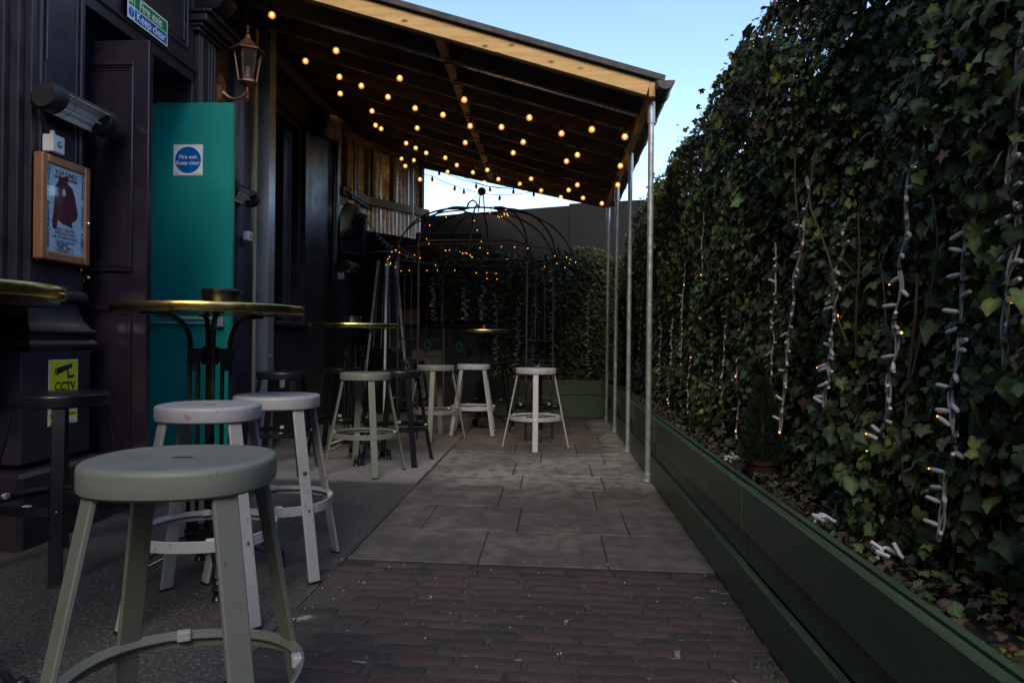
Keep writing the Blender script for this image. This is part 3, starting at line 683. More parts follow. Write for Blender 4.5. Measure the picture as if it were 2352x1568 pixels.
def box_switch(loc, normal, label, s=1., dial=True):
    o = ent('switch_box', label, 'switch', M=plane(loc, normal), group='white heater switches')
    part('back_box', MB().box(0, .090 * s, 0, .088 * s, 0, .045 * s, bev=.004), 'white_plastic', o)
    part('face_plate', MB().box(-.002, .092 * s, -.002, .090 * s, .0455 * s, .058 * s, bev=.006), 'white_plastic', o)
    if dial:
        part('dial', MB().lathe([(.017, 0), (.017, .003), (.011, .004)], (.05 * s, .045 * s, .058 * s), 24), 'grey_cabinet', o, smooth=True)
        part('dial_centre', MB().lathe([(.008, 0), (.007, .002)], (.05 * s, .045 * s, .0622 * s), 16), 'white_plastic', o)
        part('gland', MB().lathe([(.013, 0), (.013, .02), (.009, .026)], (.045 * s, .088 * s, .022), 14, Matrix.Identity(4)), 'white_plastic', o) if False else None
    return o
sb = box_switch((-2.60, 3.67, 1.945), 'X', 'white switch box with a round dial between the heater and the poster case')
part('cable_gland', MB().lathe([(.012, 0), (.012, .02), (.008, .028)], (0, 0, 0), 14, T(.042, .088, .024) @ Matrix.Rotation(R(-90), 4, 'X')), 'white_plastic', sb, smooth=True)
box_switch((-2.565, 5.955, 1.82), 'X', 'small white switch plate beside the free edge of the teal door', .85)
box_switch((-2.70, 8.99, 1.77), 'X', 'white junction box under the farthest wall heater', 1.0, False)
for nm, pts, lab in (('cable', [(-2.597, 3.70, 2.055), (-2.60, 3.675, 2.14), (-2.59, 3.665, 2.22), (-2.57, 3.66, 2.30)], 'thin dark cable from the white switch box up to the near heater'),
                     ('cable', [(-2.60, 3.70, 2.42), (-2.60, 3.70, 2.7), (-2.605, 3.685, 2.9), (-2.60, 3.70, 3.1), (-2.60, 3.715, 4.4)], 'thin dark cable looping up the pier above the near heater')):
    solo(nm, MB().tube(curve(pts, 5), .0055, 6), 'black_paint', lab, 'cable', True)

def heater(label, loc, rz, L=.56, tilt=40.):
    o = ent('wall_heater', label, 'heater', loc, rz, group='black infrared wall heaters')
    # local: length along x, faces -y ; pivot at the wall bracket
    Tm = T(0, -.12, 0) @ Matrix.Rotation(R(-tilt), 4, 'X')
    def sec(sx, a0, a1, r1, r2, K=14):
        out = []
        for k in range(K): a = lerp(a0, a1, k / (K - 1)); out.append((math.cos(a) * r1, math.sin(a) * r1 * .82))
        for k in range(K): a = lerp(a1, a0, k / (K - 1)); out.append((math.cos(a) * r2, math.sin(a) * r2 * .82))
        return [Tm @ Vector((sx, p, q)) for p, q in out]
    a0, a1 = R(-62), R(242)
    # opening points along local -z after tilt: aim down and outwards
    rot0 = Matrix.Rotation(0, 4, 'X')
    def sec2(sx, r1, r2, g0=R(-12), g1=R(192)): return sec(sx, g0, g1, r1, r2)
    part('housing', MB().loft([sec2(-L / 2 + .07, .086, .079), sec2(L / 2 - .07, .086, .079)]), 'matt_black', o, smooth=True)
    for s_ in (-1, 1):
        rings = []
        for d, sc_ in ((.095, 1.0), (.03, 1.0), (.012, .95), (.0, .82)):
            rings.append([Tm @ Vector((s_ * (L / 2 - d), math.cos(t) * .090 * sc_, math.sin(t) * .075 * sc_)) for t in np.linspace(0, 2 * math.pi, 24, endpoint=False)])
        part('end_cap', MB().loft(rings), 'matt_black', o, smooth=True)
    def face(sx):
        out = []
        for k in range(9):
            u = -1 + 2 * k / 8; out.append((.080 * u, -.020 + .026 * (1 - u * u) + (.006 if k % 2 else 0)))
        for k in range(9):
            u = 1 - 2 * k / 8; out.append((.080 * u, -.016 + .026 * (1 - u * u) + .012))
        return [Tm @ Vector((sx, p, q)) for p, q in out]
    part('reflector', MB().loft([face(-L / 2 + .09), face(L / 2 - .09)]), 'reflector_metal', o, smooth=True)
    part('heating_tube', MB().tube([Tm @ Vector((-L / 2 + .07, 0, -.022)), Tm @ Vector((L / 2 - .07, 0, -.022))], .007, 10), 'clear_clip', o, smooth=True)
    gw = MB()
    for t in np.linspace(R(200), R(340), 6): gw.tube([Tm @ Vector((sx, math.cos(t) * .084, math.sin(t) * .069)) for sx in (-L / 2 + .065, L / 2 - .065)], .0011, 5)
    for sx in (-.12, .12): gw.tube([Tm @ Vector((sx, math.cos(t) * .085, math.sin(t) * .070)) for t in np.linspace(R(194), R(346), 11)], .0016, 5)
    part('guard', gw, 'matt_black', o)
    bk = MB()
    for s_ in (-.2, .2): bk.bar((s_, 0, .0), (s_, -.10, .02), .03, .012)
    part('bracket', bk.box(-.24, .24, -.012, 0, -.03, .03, bev=.003), 'matt_black', o)
    o.scale = (.92, .86, .86)
    return o
heater('black wall heater on the near pier above the white switch box', (-2.60, 3.795, 2.185), R(90))
heater('black wall heater between the teal door and the steel section', (-2.68, 5.92, 2.19), R(90))
heater('black wall heater farthest along the wall below the flap board', (-2.70, 9.14, 1.93), R(90), L=.55)
def lantern():
    o = ent('wall_lantern', 'copper hexagonal lantern on a curved wall arm above the teal door', 'lantern', (-2.655, 5.70, 2.97))
    c = Vector((.235, .0, .13)); n = 6
    def hexr(r_, z, ph=0.): return [c + Vector((r_ * math.cos(R(60 * k + 30) + ph), r_ * math.sin(R(60 * k + 30) + ph), z)) for k in range(6)]
    zb, zt, rb, rt = .0, .26, .066, .105
    rf = MB().loft([hexr(rt + .034, zt - .012), hexr(rt + .036, zt - .002), hexr(rt + .004, zt + .020), hexr(.070, zt + .052), hexr(.045, zt + .085), hexr(.026, zt + .098), hexr(.020, zt + .125), hexr(.012, zt + .135)])
    rfo = part('roof', rf, 'copper', o)
    part('finial', MB().lathe([(.008, 0), (.018, .006), (.007, .014), (.006, .045), (.016, .052), (.017, .060), (.008, .072), (.002, .086)], tuple(c + Vector((0, 0, zt + .132))), 14), 'copper', rfo, smooth=True)
    A, B = hexr(rb, zb), hexr(rt, zt - .008)
    for k in range(6): part('glazing_bar', MB().bar(A[k], B[k], .011, .011, up=(A[k] - c)), 'copper', o)
    for k in range(6):
        a, b_, d, e = A[k], A[(k + 1) % 6], B[(k + 1) % 6], B[k]
        part('glass_pane', MB().add([a, b_, d, e], [(0, 1, 2, 3)]), 'lantern_glass', o)
    part('base', MB().loft([hexr(rb + .012, zb + .008), hexr(rb + .014, zb - .006), hexr(rb - .008, zb - .018), hexr(.040, zb - .03), hexr(.020, zb - .04)][::-1]).loft([hexr(rb + .013, zb + .004), hexr(rb - .002, zb + .022)]), 'copper', o)
    part('pendant', MB().lathe([(.012, -.03), (.012, -.075), (.020, -.085), (.014, -.10), (.010, -.115), (.018, -.13), (.012, -.148), (.003, -.155)][::-1], tuple(c), 14), 'copper', o, smooth=True)
    part('arm', MB().tube(curve([(.0, 0, .06), (.03, 0, .045), (.08, 0, .01), (.14, 0, -.005), (.20, 0, .02), (.228, 0, .055)], 6), [lerp(.040, .011, min(1, k / 14)) for k in range(31)], 12), 'copper', o, smooth=True)
    sh_ = [(x * 1.25, y * 1.15) for x, y in [(-.035, -.11), (.035, -.11), (.05, -.085), (.05, .05), (.062, .075), (.035, .10), (0, .135), (-.035, .10), (-.062, .075), (-.05, .05), (-.05, -.085)]]
    part('back_plate', MB().prism(sh_, plane((-.03, 0, .05), 'X'), .05).prism([(x * .75, y * .78) for x, y in sh_], plane((.0201, 0, .05), 'X'), .016), 'copper', o)
    lb = MB().lathe([(.020, 0), (.024, .01), (.024, .045), (.018, .05)], tuple(c + Vector((0, 0, .02))), 16)
    for k in range(4): lb.lathe([(.019, 0), (.023, .005), (.019, .011)], tuple(c + Vector((0, 0, .072 + k * .014))), 16)
    part('spiral_lamp', lb, 'white_plastic', o, smooth=True)
lantern()
bpy.data.objects['wall_lantern'].scale = (.96, .96, .96); bpy.data.objects['wall_lantern'].location.z -= .07
sp_ = ent('wall_speaker', 'black loudspeaker under the canopy above the dark window', 'speaker', (-2.72, 8.35, 3.45), R(-25))
part('cabinet', MB().box(0, .20, -.13, .13, -.10, .20, bev=.03, M=Matrix.Rotation(R(18), 4, 'Y')), 'matt_black', sp_)
part('grille', MB().box(.2005, .206, -.11, .11, -.08, .18, bev=.003, M=Matrix.Rotation(R(18), 4, 'Y')), 'gloss_black', sp_)
part('bracket', MB().bar((-.05, 0, .05), (.04, 0, .05), .05, .04), 'matt_black', sp_)

# ================================================================== LEAN-TO CANOPY
def zu(x): return 2.765 + .296 * (.68 - x)                      # underside of the rafters
def yback(x): return 9.5 + (.68 - x) * .377
cn = ent('lean_to_canopy', 'timber lean-to roof on steel tube posts over the seats', 'canopy', (0, 5.2, 0))
XL, XR = -2.70, .66
def rafter(y, name, mat, hgt=.12, wd=.045, z0=0.):
    xs = XL
    if y > yback(.68): xs_r = .68 - (y - 9.5) / .377 - .05
    else: xs_r = XR
    p, q = (XL, y, zu(XL) + hgt / 2 + z0), (xs_r, y, zu(xs_r) + hgt / 2 + z0)
    return part(name, MB().bar(p, q, wd, hgt, bev=.003), mat, cn, True)
fa = rafter(5.20, 'fascia_beam', 'pine', .115, .05)
fa['label'] = 'pale pine fascia beam'
y = 5.62
while y < 10.55:
    rafter(y, 'rafter', 'pine_shaded'); y += .47
part('rafter', MB().bar((.66, 9.46, zu(.66) + .06), (-2.0, 10.48, zu(-2.0) + .06), .05, .12, bev=.003), 'pine_shaded', cn, True)
for y0 in np.arange(5.23, 9.6, .47):                          # noggings between the rafters
    part('nogging', MB().bar((-.87, y0 + .025, zu(-.87) + .058), (-.87, min(y0 + .445, 9.9), zu(-.87) + .058), .065, .11, bev=.003), 'pine_y', cn, True)
part('eave_beam', MB().box(.661, .706, 5.172, 9.47, 2.762, 2.868, bev=.003), 'pine_y', cn, True)
part('wall_plate', MB().box(-2.70, -2.65, 5.25, 9.6, zu(-2.65) - .10, zu(-2.65) - .005, bev=.003), 'pine_shaded', cn, True)
part('flashing', MB().box(-2.80, -2.66, 5.15, 10.7, zu(-2.66) + .123, zu(-2.66) + .26), 'matt_black', cn, True)
# corrugated roofing: trapezoid ribs running down the slope
def ribs(y0, y1, pitch=.19, h=.028):
    out = []; y = y0
    while y < y1:
        for dy, z in ((0, 0), (.085, 0), (.100, h), (.135, h), (.150, 0)):
            if y + dy < y1: out.append((y + dy, z))
        y += pitch
    out.append((y1, 0)); return out
rb = MB(); pr_ = ribs(5.145, 10.6)
ra, rb2 = [], []
for y, z in pr_:
    xa, xb = -2.74, .76
    if y > yback(.76): xb = .68 - (y - 9.5) / .377
    ra.append((xa, y, zu(xa) + .125 + z)); rb2.append((xb, y, zu(xb) + .125 + z))
rb.loft([ra, rb2], cap=False, closed=False)
ra2 = [(x, y, z + .012) for x, y, z in ra]; rb3 = [(x, y, z + .012) for x, y, z in rb2]
rb.loft([rb3, ra2], cap=False, closed=False); rb.loft([ra, ra2][::-1], cap=False, closed=False)
# front edge trim: dark barge, its black also standing for the sheet's shadow gap
part('roof_sheet', rb, 'zinc_sheet', cn, True)
part('verge_trim_and_gap_shade', MB().bar((XL - .04, 5.152, zu(XL - .04) + .145), (.77, 5.152, zu(.77) + .143), .022, .046, bev=.004), 'matt_black', cn, True)
PY = [5.276, 6.699, 8.122, 9.393]
for y in PY:
    po = part('post', MB().tube([(.692, y, .02), (.692, y, 2.72)], .0212, 18), 'galvanised', cn, True, True)
    part('post_socket', MB().tube([(.692, y, 2.60), (.692, y, 2.755)], .0275, 18), 'galvanised', po, smooth=True)
    part('base_flange', MB().lathe([(.05, 0), (.05, .007), (.031, .010), (.029, .055), (.023, .058)], (.692, y, .003), 20), 'galvanised', po, smooth=True)
gt = MB(); ga = [(.765 + .064 * math.cos(t), 2.845 + .064 * math.sin(t)) for t in np.linspace(math.pi, 2 * math.pi, 13)]; gb = [(.765 + .061 * math.cos(t), 2.845 + .061 * math.sin(t)) for t in np.linspace(2 * math.pi, math.pi, 13)]
prg = ga + gb
gt.loft([[(x, 5.08, z) for x, z in prg], [(x, 9.45, z) for x, z in prg]])
gt.prism(ga, Matrix(((1, 0, 0, 0), (0, 0, -1, 5.086), (0, 1, 0, 0), (0, 0, 0, 1))), .006)
go = part('gutter', gt, 'gutter_plastic', cn, True, True)
for y in np.arange(5.35, 9.4, .62):
    part('gutter_bracket', MB().loft([[(.765 + r_ * math.cos(t), yy, 2.845 + r_ * math.sin(t)) for t in np.linspace(math.pi * .98, 2.04 * math.pi, 12)] for r_, yy in ((.0655, y), (.071, y), (.071, y + .025), (.0655, y + .025))], cap=False, closed=False).box(.707, .713, y, y + .025, 2.80, 2.88), 'gloss_black', go)
# corrugated end wall with studs and rails (behind the canopy, left)
cw = ent('corrugated_wall', 'corrugated metal screen wall on rough timber studs under the canopy end', 'wall', (-2.3, 9.8, 2.5))
segs = [((-2.70, 8.95), (-2.53, 9.62)), ((-2.53, 9.62), (-1.95, 10.5))]
for si, (a, b) in enumerate(segs):
    a = Vector((*a, 0)); b = Vector((*b, 0)); L = (b - a).length; d = (b - a) / L; n_ = Vector((d.y, -d.x, 0))
    K = int(L / .012); lo, hi = [], []
    for k in range(K + 1):
        p = a + d * (L * k / K) + n_ * (-.035 + .011 * math.sin(2 * math.pi * k * (L / K) / .076))
        lo.append((p.x, p.y, 2.50 if si else 2.72)); hi.append((p.x, p.y, 3.70))
    part('metal_sheet', MB().loft([lo, hi], cap=False, closed=False), 'zinc_sheet', cw, True, True)
    part('rail', MB().bar(a + n_ * .005 + Vector((0, 0, 2.90)), b + n_ * .005 + Vector((0, 0, 2.90)) + (d * .12 if si else d * 0), .045, .11, bev=.003), 'stud_wood', cw, True)
    part('rail', MB().bar(a + n_ * .005 + Vector((0, 0, 3.66)), b + n_ * .005 + Vector((0, 0, 3.63)), .045, .10, bev=.003), 'stud_wood', cw, True)
    for t in ((.12, .5, .92) if si == 0 else (.06, .42, .97)):
        p = a + d * (L * t) + n_ * .004
        part('stud', MB().bar(p + Vector((0, 0, 2.956)), p + Vector((0, 0, 3.608)), .075, .045, up=(d.x, d.y, 0), bev=.003), 'stud_wood', cw, True)
part('conduit', MB().tube([(-2.06, 10.36 - .06, 2.52), (-2.06, 10.36 - .06, 3.6)], .012, 8), 'galvanised', cw, True, True)
part('conduit', MB().tube([(-2.60, 9.22, 2.86), (-2.60, 9.22, 3.6)], .010, 8), 'galvanised', cw, True, True)
# black canopy box under the corrugated wall
solo('awning_box', MB().box(-2.72, -1.05, 10.45, 10.85, 2.02, 2.60, bev=.01), 'matt_black', 'black boxed awning below the corrugated wall at the back', 'awning')

# ================================================================== BACK OF THE YARD
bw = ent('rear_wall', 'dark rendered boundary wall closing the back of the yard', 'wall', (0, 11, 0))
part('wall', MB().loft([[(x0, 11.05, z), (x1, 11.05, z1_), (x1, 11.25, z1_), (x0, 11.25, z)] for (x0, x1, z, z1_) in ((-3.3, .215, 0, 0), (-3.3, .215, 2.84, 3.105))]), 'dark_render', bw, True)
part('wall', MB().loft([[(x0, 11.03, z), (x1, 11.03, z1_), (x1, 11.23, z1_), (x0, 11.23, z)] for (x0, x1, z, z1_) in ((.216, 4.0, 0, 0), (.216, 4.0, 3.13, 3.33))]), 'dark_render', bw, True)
part('side_return', MB().box(-3.3, -2.76, 10.4, 11.04, 0, 2.9), 'matt_black', bw, True)
bc = ent('bar_counter', 'black outdoor bar counter at the back wall beside the gazebo', 'bar counter', (-1.6, 10.3, 0))
part('counter_body', MB().box(-2.45, -1.0, 10.16, 10.60, 0, 1.20, bev=.01), 'matt_black', bc, True)
part('counter_top', MB().box(-2.45, -.98, 10.12, 10.62, 1.203, 1.245, bev=.005), 'gloss_black', bc, True)
part('door_panel', MB().box(-2.44, -2.10, 10.145, 10.159, .1, .92, bev=.004), 'grey_cabinet', bc, True)
part('door_panel', MB().box(-2.02, -1.56, 10.145, 10.159, .1, .88, bev=.004), 'grey_cabinet', bc, True)
part('door_handle', MB().tube([(-2.36, 10.12, .885), (-2.29, 10.12, .885)], .009, 8), 'bright_metal', bc, True, True)
part('edge_strip', MB().box(-1.562, -1.556, 10.135, 10.158, .05, 1.18), 'galvanised', bc, True)
for k, (xr, zr) in enumerate(((-1.37, 1.07), (-1.20, .86))):
    part('socket_plate', MB().box(xr - .04, xr + .04, 10.145, 10.159, zr - .05, zr + .05, bev=.004), 'gloss_black', bc, True)
RINGLAB = ['green ribbed coil ornament beside the heater leg', 'green ribbed coil ornament on the middle of the bar front', 'green ribbed coil ornament on the right of the bar front', 'green ribbed coil ornament low behind the black stool seat', 'lowest green ribbed coil ornament seen between black stool legs', 'low green ribbed coil ornament beside the far grey stool']
for k, (xr, zr, s_) in enumerate(((-2.145, .957, 1), (-1.79, .951, 1), (-1.334, .921, .95), (-2.019, .70, 1), (-1.85, .428, 1), (-1.405, .475, .9))):
    o = ent('coil_ornament', RINGLAB[k], 'ornament', (xr, 10.12, zr), group='green coil ornaments on the bar front')
    pts = [(.042 * s_ * math.cos(t), 0, .058 * s_ * math.sin(t)) for t in np.linspace(R(230), R(-100), 26)] + [(-.035 * s_, 0, -.075 * s_), (-.05 * s_, 0, -.105 * s_)]
    part('coil', MB().tube(pts, .0135, 8), 'green_tube', o, smooth=True)
    rb_ = MB()
    for t in np.linspace(R(220), R(-90), 13):
        p = Vector((.042 * s_ * math.cos(t), 0, .058 * s_ * math.sin(t))); d = Vector((-.042 * math.sin(t), 0, .058 * math.cos(t))).normalized()
        rb_.tube([p - d * .002, p + d * .002], .0152, 8)
    part('rib', rb_, 'green_lit', o)
solo('brown_panel', MB().box(-2.23, -1.93, 10.28, 10.30, 1.246, 1.455, bev=.003), 'brown_board', 'brown wooden board standing on the back bar counter', 'board')
solo('steel_pole', MB().tube([(-1.63, 10.36, 1.24), (-1.63, 10.36, 2.05)], .012, 10), 'galvanised', 'thin bright steel pole rising from the bar counter', 'pole', True)

# ---- patio heater (pyramid)
ph = ent('patio_heater', 'tall pyramid patio heater with bright metal corner rails by the wall', 'patio heater', (-2.36, 10.02, 0), R(45 + 10))
Wb, Wt = .235, .085
part('base_cabinet', MB().loft([[(sx * r_, sy * r_, z) for sx, sy in ((-1, -1), (1, -1), (1, 1), (-1, 1))] for r_, z in ((Wb, .02), (Wb - .055, .85))]), 'matt_black', ph)
for sx, sy in ((-1, -1), (1, -1), (1, 1), (-1, 1)):
    part('corner_rail', MB().bar((sx * Wb, sy * Wb, .0), (sx * Wt, sy * Wt, 2.14), .040, .040, up=(sx, sy, 0), bev=.006), 'galvanised', ph)
    part('hood_stay', MB().bar((sx * .07, sy * .07, 2.10), (sx * .07, sy * .07, 2.24), .012, .012), 'matt_black', ph)
for a in range(4):
    Rz = Matrix.Rotation(R(90 * a), 4, 'Z'); b_ = MB()
    for k in range(44):
        z = .90 + k * .027; r_ = lerp(Wb, Wt, z / 2.12)
        b_.tube([Rz @ Vector((-r_, -r_, z)), Rz @ Vector((r_, -r_, z))], .0020, 4)
    for u in (-.5, .5): b_.tube([Rz @ Vector((u * lerp(Wb, Wt, .42), -lerp(Wb, Wt, .42), .9)), Rz @ Vector((u * Wt, -Wt, 2.1))], .003, 4)
    part('guard_grille', b_, 'steel_section', ph)
part('glass_tube', MB().lathe([(.05, .86), (.05, 2.08)], (0, 0, 0), 16), 'lantern_glass', ph, smooth=True)
part('hood', MB().loft([[(sx * r_, sy * r_, z) for sx, sy in ((-1, -1), (1, -1), (1, 1), (-1, 1))] for r_, z in ((.30, 2.20), (.30, 2.212), (.05, 2.27))]), 'matt_black', ph)

# ---- gazebo
gz = ent('gazebo', 'rusty brown wrought iron domed gazebo standing over the far table', 'gazebo', (-.83, 8.08, 0))
GR = .99
ang = [R(a) for a in (-56, -34, 34, 56, 124, 146, 214, 236)]
def gp(a, r_, z): return Vector((r_ * math.cos(a), r_ * math.sin(a), z))
for a in ang:
    part('leg', MB().tube([gp(a, GR, 0), gp(a, GR, 1.93)], .0115, 10), 'gazebo_paint', gz, smooth=True)
    rbp = curve([gp(a, GR, 1.80), gp(a, GR + .012, 1.95), gp(a, GR - .03, 2.10), gp(a, .78, 2.31), gp(a, .50, 2.44), gp(a, .20, 2.485)], 6)
    part('dome_rib', MB().tube(rbp, .0105, 8), 'gazebo_paint', gz, smooth=True)
for i in (0, 2, 4, 6):
    a, b = ang[i], ang[i + 1]
    pn = part('side_panel', MB().tube([gp(a, GR, .30), gp(b, GR, .30)], .007, 6).tube([gp(a, GR, .82), gp(b, GR, .82)], .007, 6).tube([gp(a, GR, 1.02), gp(b, GR, 1.02)], .007, 6).tube([gp(a, GR, 1.70), gp(b, GR, 1.70)], .007, 6), 'gazebo_paint', gz)
    wr = MB()
    for t in (.33, .66):
        p = gp(a, GR, 0).lerp(gp(b, GR, 0), t); wr.tube([p + Vector((0, 0, 1.02)), p + Vector((0, 0, 1.70))], .003, 5)
    for s0, s1 in ((.0, .5), (1., .5)):
        p, q = gp(a, GR, 0).lerp(gp(b, GR, 0), s0), gp(a, GR, 0).lerp(gp(b, GR, 0), s1)
        wr.tube(curve([p + Vector((0, 0, .30)), p.lerp(q, .35) + Vector((0, 0, .55)), q + Vector((0, 0, .80))], 5), .003, 5)
    part('wire_scroll', wr, 'gazebo_paint', pn)
for i in (1, 3, 5, 7):
    a = ang[i]; b = ang[(i + 1) % 8] + (2 * math.pi if i == 7 else 0)
    p, q = gp(a, GR + .01, 1.98), gp(b, GR + .01, 1.98)
    mid = (p + q) / 2; out = Vector((mid.x, mid.y, 0)).normalized()
    pts = [p.lerp(q, t) + Vector((0, 0, .045 * min(1, math.sin(math.pi * t) * 2.6))) + out * (.05 * math.sin(math.pi * t)) for t in np.linspace(0, 1, 16)]
    part('arch_bar', MB().tube(pts, .0105, 8), 'gazebo_paint', gz, smooth=True)
for (r_, z, rr) in ((.20, 2.482, .0105), (GR + .06, 1.965, .006)):
    part('dome_ring', MB().tube([gp(t, r_, z) for t in np.linspace(0, 2 * math.pi, 40, endpoint=False)], rr, 8, True), 'gazebo_paint', gz, smooth=True)
for i in range(8):
    a = (ang[i] + ang[(i + 1) % 8] + (2 * math.pi if i == 7 else 0)) / 2
    if i % 2: part('dome_rib', MB().tube(curve([gp(a, GR + .05, 1.99), gp(a, GR - .02, 2.12), gp(a, .78, 2.32), gp(a, .50, 2.45), gp(a, .20, 2.49)], 6), .009, 8), 'gazebo_paint', gz, smooth=True)
fn = part('finial', MB().tube([(-.035, 0, 2.47), (-.018, 0, 2.66)], .007, 8).tube([(.035, 0, 2.47), (.018, 0, 2.66)], .007, 8).tube(curve([(-.16, -.1, 2.49), (-.13, -.09, 2.56), (-.08, -.05, 2.585), (-.035, 0, 2.53)], 5), .0085, 8).tube(curve([(-.16, .05, 2.49), (-.14, .04, 2.58), (-.02, 0, 2.68)], 5), .003, 5), 'gazebo_paint', gz, smooth=True)
part('finial_ball', MB().lathe([(.047 * math.sin(t), -.047 * math.cos(t)) for t in np.linspace(.08, math.pi - .08, 14)], (0, 0, 2.70), 20), 'gloss_black', fn, smooth=True)
fg = ent('fairy_lights', 'string of tiny amber fairy lights wound round the gazebo dome', 'fairy lights', (-.83, 8.08, 0))
wi, bu = MB(), MB()
pts = []
for k in range(150):
    t = k / 149; a = t * 2 * math.pi * 3.1 + .3; 
    if t < .68: r_, z = GR + .05 + .015 * math.sin(k * 2.3), 1.90 + .07 * math.sin(k * .9) * math.cos(k * .37)
    else:
        u = (t - .68) / .32; r_, z = lerp(GR, .15, u), 2.02 + .46 * math.sin(u * math.pi / 2) - .03 * random.random()
    pts.append(gp(a, r_, z))
wi.tube(pts, .0016, 4)
for k in range(20): pts2 = [Vector((-.02 + random.gauss(0, .05), random.gauss(0, .05), z)) for z in np.linspace(2.02, 2.6, 10)]
wi.tube(pts2, .0016, 4)
for k, p in enumerate(pts + pts2 * 2):
    if random.random() < .38:
        q = p + Vector((random.gauss(0, .012), random.gauss(0, .012), random.gauss(-.012, .015))); bu.lathe([(.0015, -.0045), (.0045, 0), (.0015, .0045)], tuple(q), 6)
part('wire', wi, 'matt_black', fg); b_ = part('bulb', bu, 'fairy_glow', fg); b_['kind'] = 'stuff'

# ---- festoon strings
FEST = {
 'festoon string of round amber bulbs nearest the pine fascia': [(-2.2, 5.43, 3.51), (-1.83, 5.87, 3.41), (-1.35, 6.13, 3.27), (-.8, 6.22, 3.11), (-.23, 6.19, 2.94), (.3, 6.04, 2.79), (.57, 5.98, 2.71)],
 'second festoon string of round bulbs behind the pine fascia': [(-2.28, 6.41, 3.54), (-2.02, 6.59, 3.46), (-1.84, 6.69, 3.41), (-1.61, 6.8, 3.34), (-1.37, 6.92, 3.27), (-1.09, 6.88, 3.19), (-.51, 6.72, 3.02), (.05, 6.39, 2.86)],
 'festoon string of round bulbs across the middle of the canopy': [(-2.2, 7.21, 3.52), (-1.95, 7.52, 3.44), (-1.5, 7.7, 3.31), (-.98, 7.74, 3.16), (-.45, 7.6, 3.01), (.11, 7.29, 2.84), (.62, 6.92, 2.7)],
 'short festoon string of four bulbs ending at the second post': [(-.84, 7.01, 3.12), (-.32, 7.05, 2.97), (.21, 6.97, 2.82), (.66, 7.66, 2.68)],
 'festoon string of eleven bulbs in front of the corrugated wall': [(-2.07, 8.15, 3.48), (-2.03, 8.25, 3.47), (-1.81, 8.61, 3.4), (-1.72, 8.75, 3.38), (-1.61, 8.87, 3.35), (-1.36, 8.8, 3.27), (-1.25, 9.05, 3.24), (-1.06, 9.19, 3.18), (-.84, 8.81, 3.12), (-.29, 8.59, 2.96), (.25, 8.2, 2.8)],
 'rearmost festoon string of bulbs along the back edge of the roof': [(-2.09, 9.65, 3.48), (-1.9, 9.55, 3.43), (-1.46, 9.66, 3.3), (-.96, 9.68, 3.16), (-.73, 9.18, 3.09), (-.45, 9.1, 3.01), (-.18, 9.12, 2.93), (.16, 8.62, 2.83), (.34, 8.84, 2.78), (.57, 8.83, 2.71)],
 'lowest sagging festoon string seen against the sky above the gazebo': [(-1.9, 9.0, 3.22), (-1.71, 9.0, 3.05), (-1.55, 9.0, 3.0), (-1.27, 9.0, 2.88), (-1.15, 9.0, 2.84), (-.7, 9.0, 2.76), (-.27, 9.0, 2.81), (.07, 9.0, 2.82)],
 'upper festoon string of three bulbs seen against the sky': [(-1.48, 9.1, 3.10), (-1.0, 9.05, 2.92), (-.53, 9.0, 2.84)],
 'short festoon string of two bulbs beside the gazebo finial': [(-.83, 9.15, 2.90), (-.41, 9.1, 2.90)],
}
glob = MB().lathe([(.011, .026), (.016, .020), (.0245, .010), (.028, -.002), (.0265, -.014), (.019, -.024), (.008, -.029), (.001, -.030)][::-1], n=16).mesh('globe', True); glob.materials.append(MATS['bulb_glass'])
sock = MB().lathe([(.013, .022), (.016, .028), (.016, .060), (.011, .072), (.006, .088)], n=12).mesh('lamp_holder', True); sock.materials.append(MATS['matt_black'])
fm = MB()
for k in range(5):
    a = k * 1.257; fm.tube([(.006 * math.cos(a), .006 * math.sin(a), .012), (.009 * math.cos(a), .009 * math.sin(a), -.006)], .0013, 5)
filam = fm.mesh('filament'); filam.materials.append(MATS['filament'])
for lab, pts in FEST.items():
    o = ent('festoon_string', lab, 'string lights', pts[0], group='festoon strings under the canopy')
    P0 = [Vector(p) + Vector((0, 0, .088)) for p in pts]
    ends = [P0[0] + Vector((-.38, -.12, .12)), P0[-1] + Vector((.16 if P0[-1].x < .5 else .09, -.05, .06))]
    cb = MB(); seq = [ends[0]] + P0 + [ends[1]]; cp = []
    for a, b in zip(seq[:-1], seq[1:]):
        for k in range(6):
            t = k / 6; q = a.lerp(b, t); q.z -= .10 * (b - a).length * t * (1 - t) * 2 * .8; cp.append(q)
    cp.append(seq[-1]); cb.tube(cp, .0042, 5)
    part('cable', cb, 'matt_black', o, True)
    for p in pts:
        rx, ry = random.uniform(-.12, .12), random.uniform(-.12, .12)
        loc = Vector(p) - Vector(pts[0])
        h = link('lamp_holder', sock, None, o, loc=loc, rot=(rx, ry, 0))
        link('globe', glob, None, h); link('filament', filam, None, h, rot=(0, 0, random.uniform(0, 6)))
solo('cable_plug', MB().tube([(-.33, 9.05, 3.02), (-.30, 9.05, 2.96)], .012, 8), 'matt_black', 'black plug hanging from a festoon cable against the sky', 'plug', True)

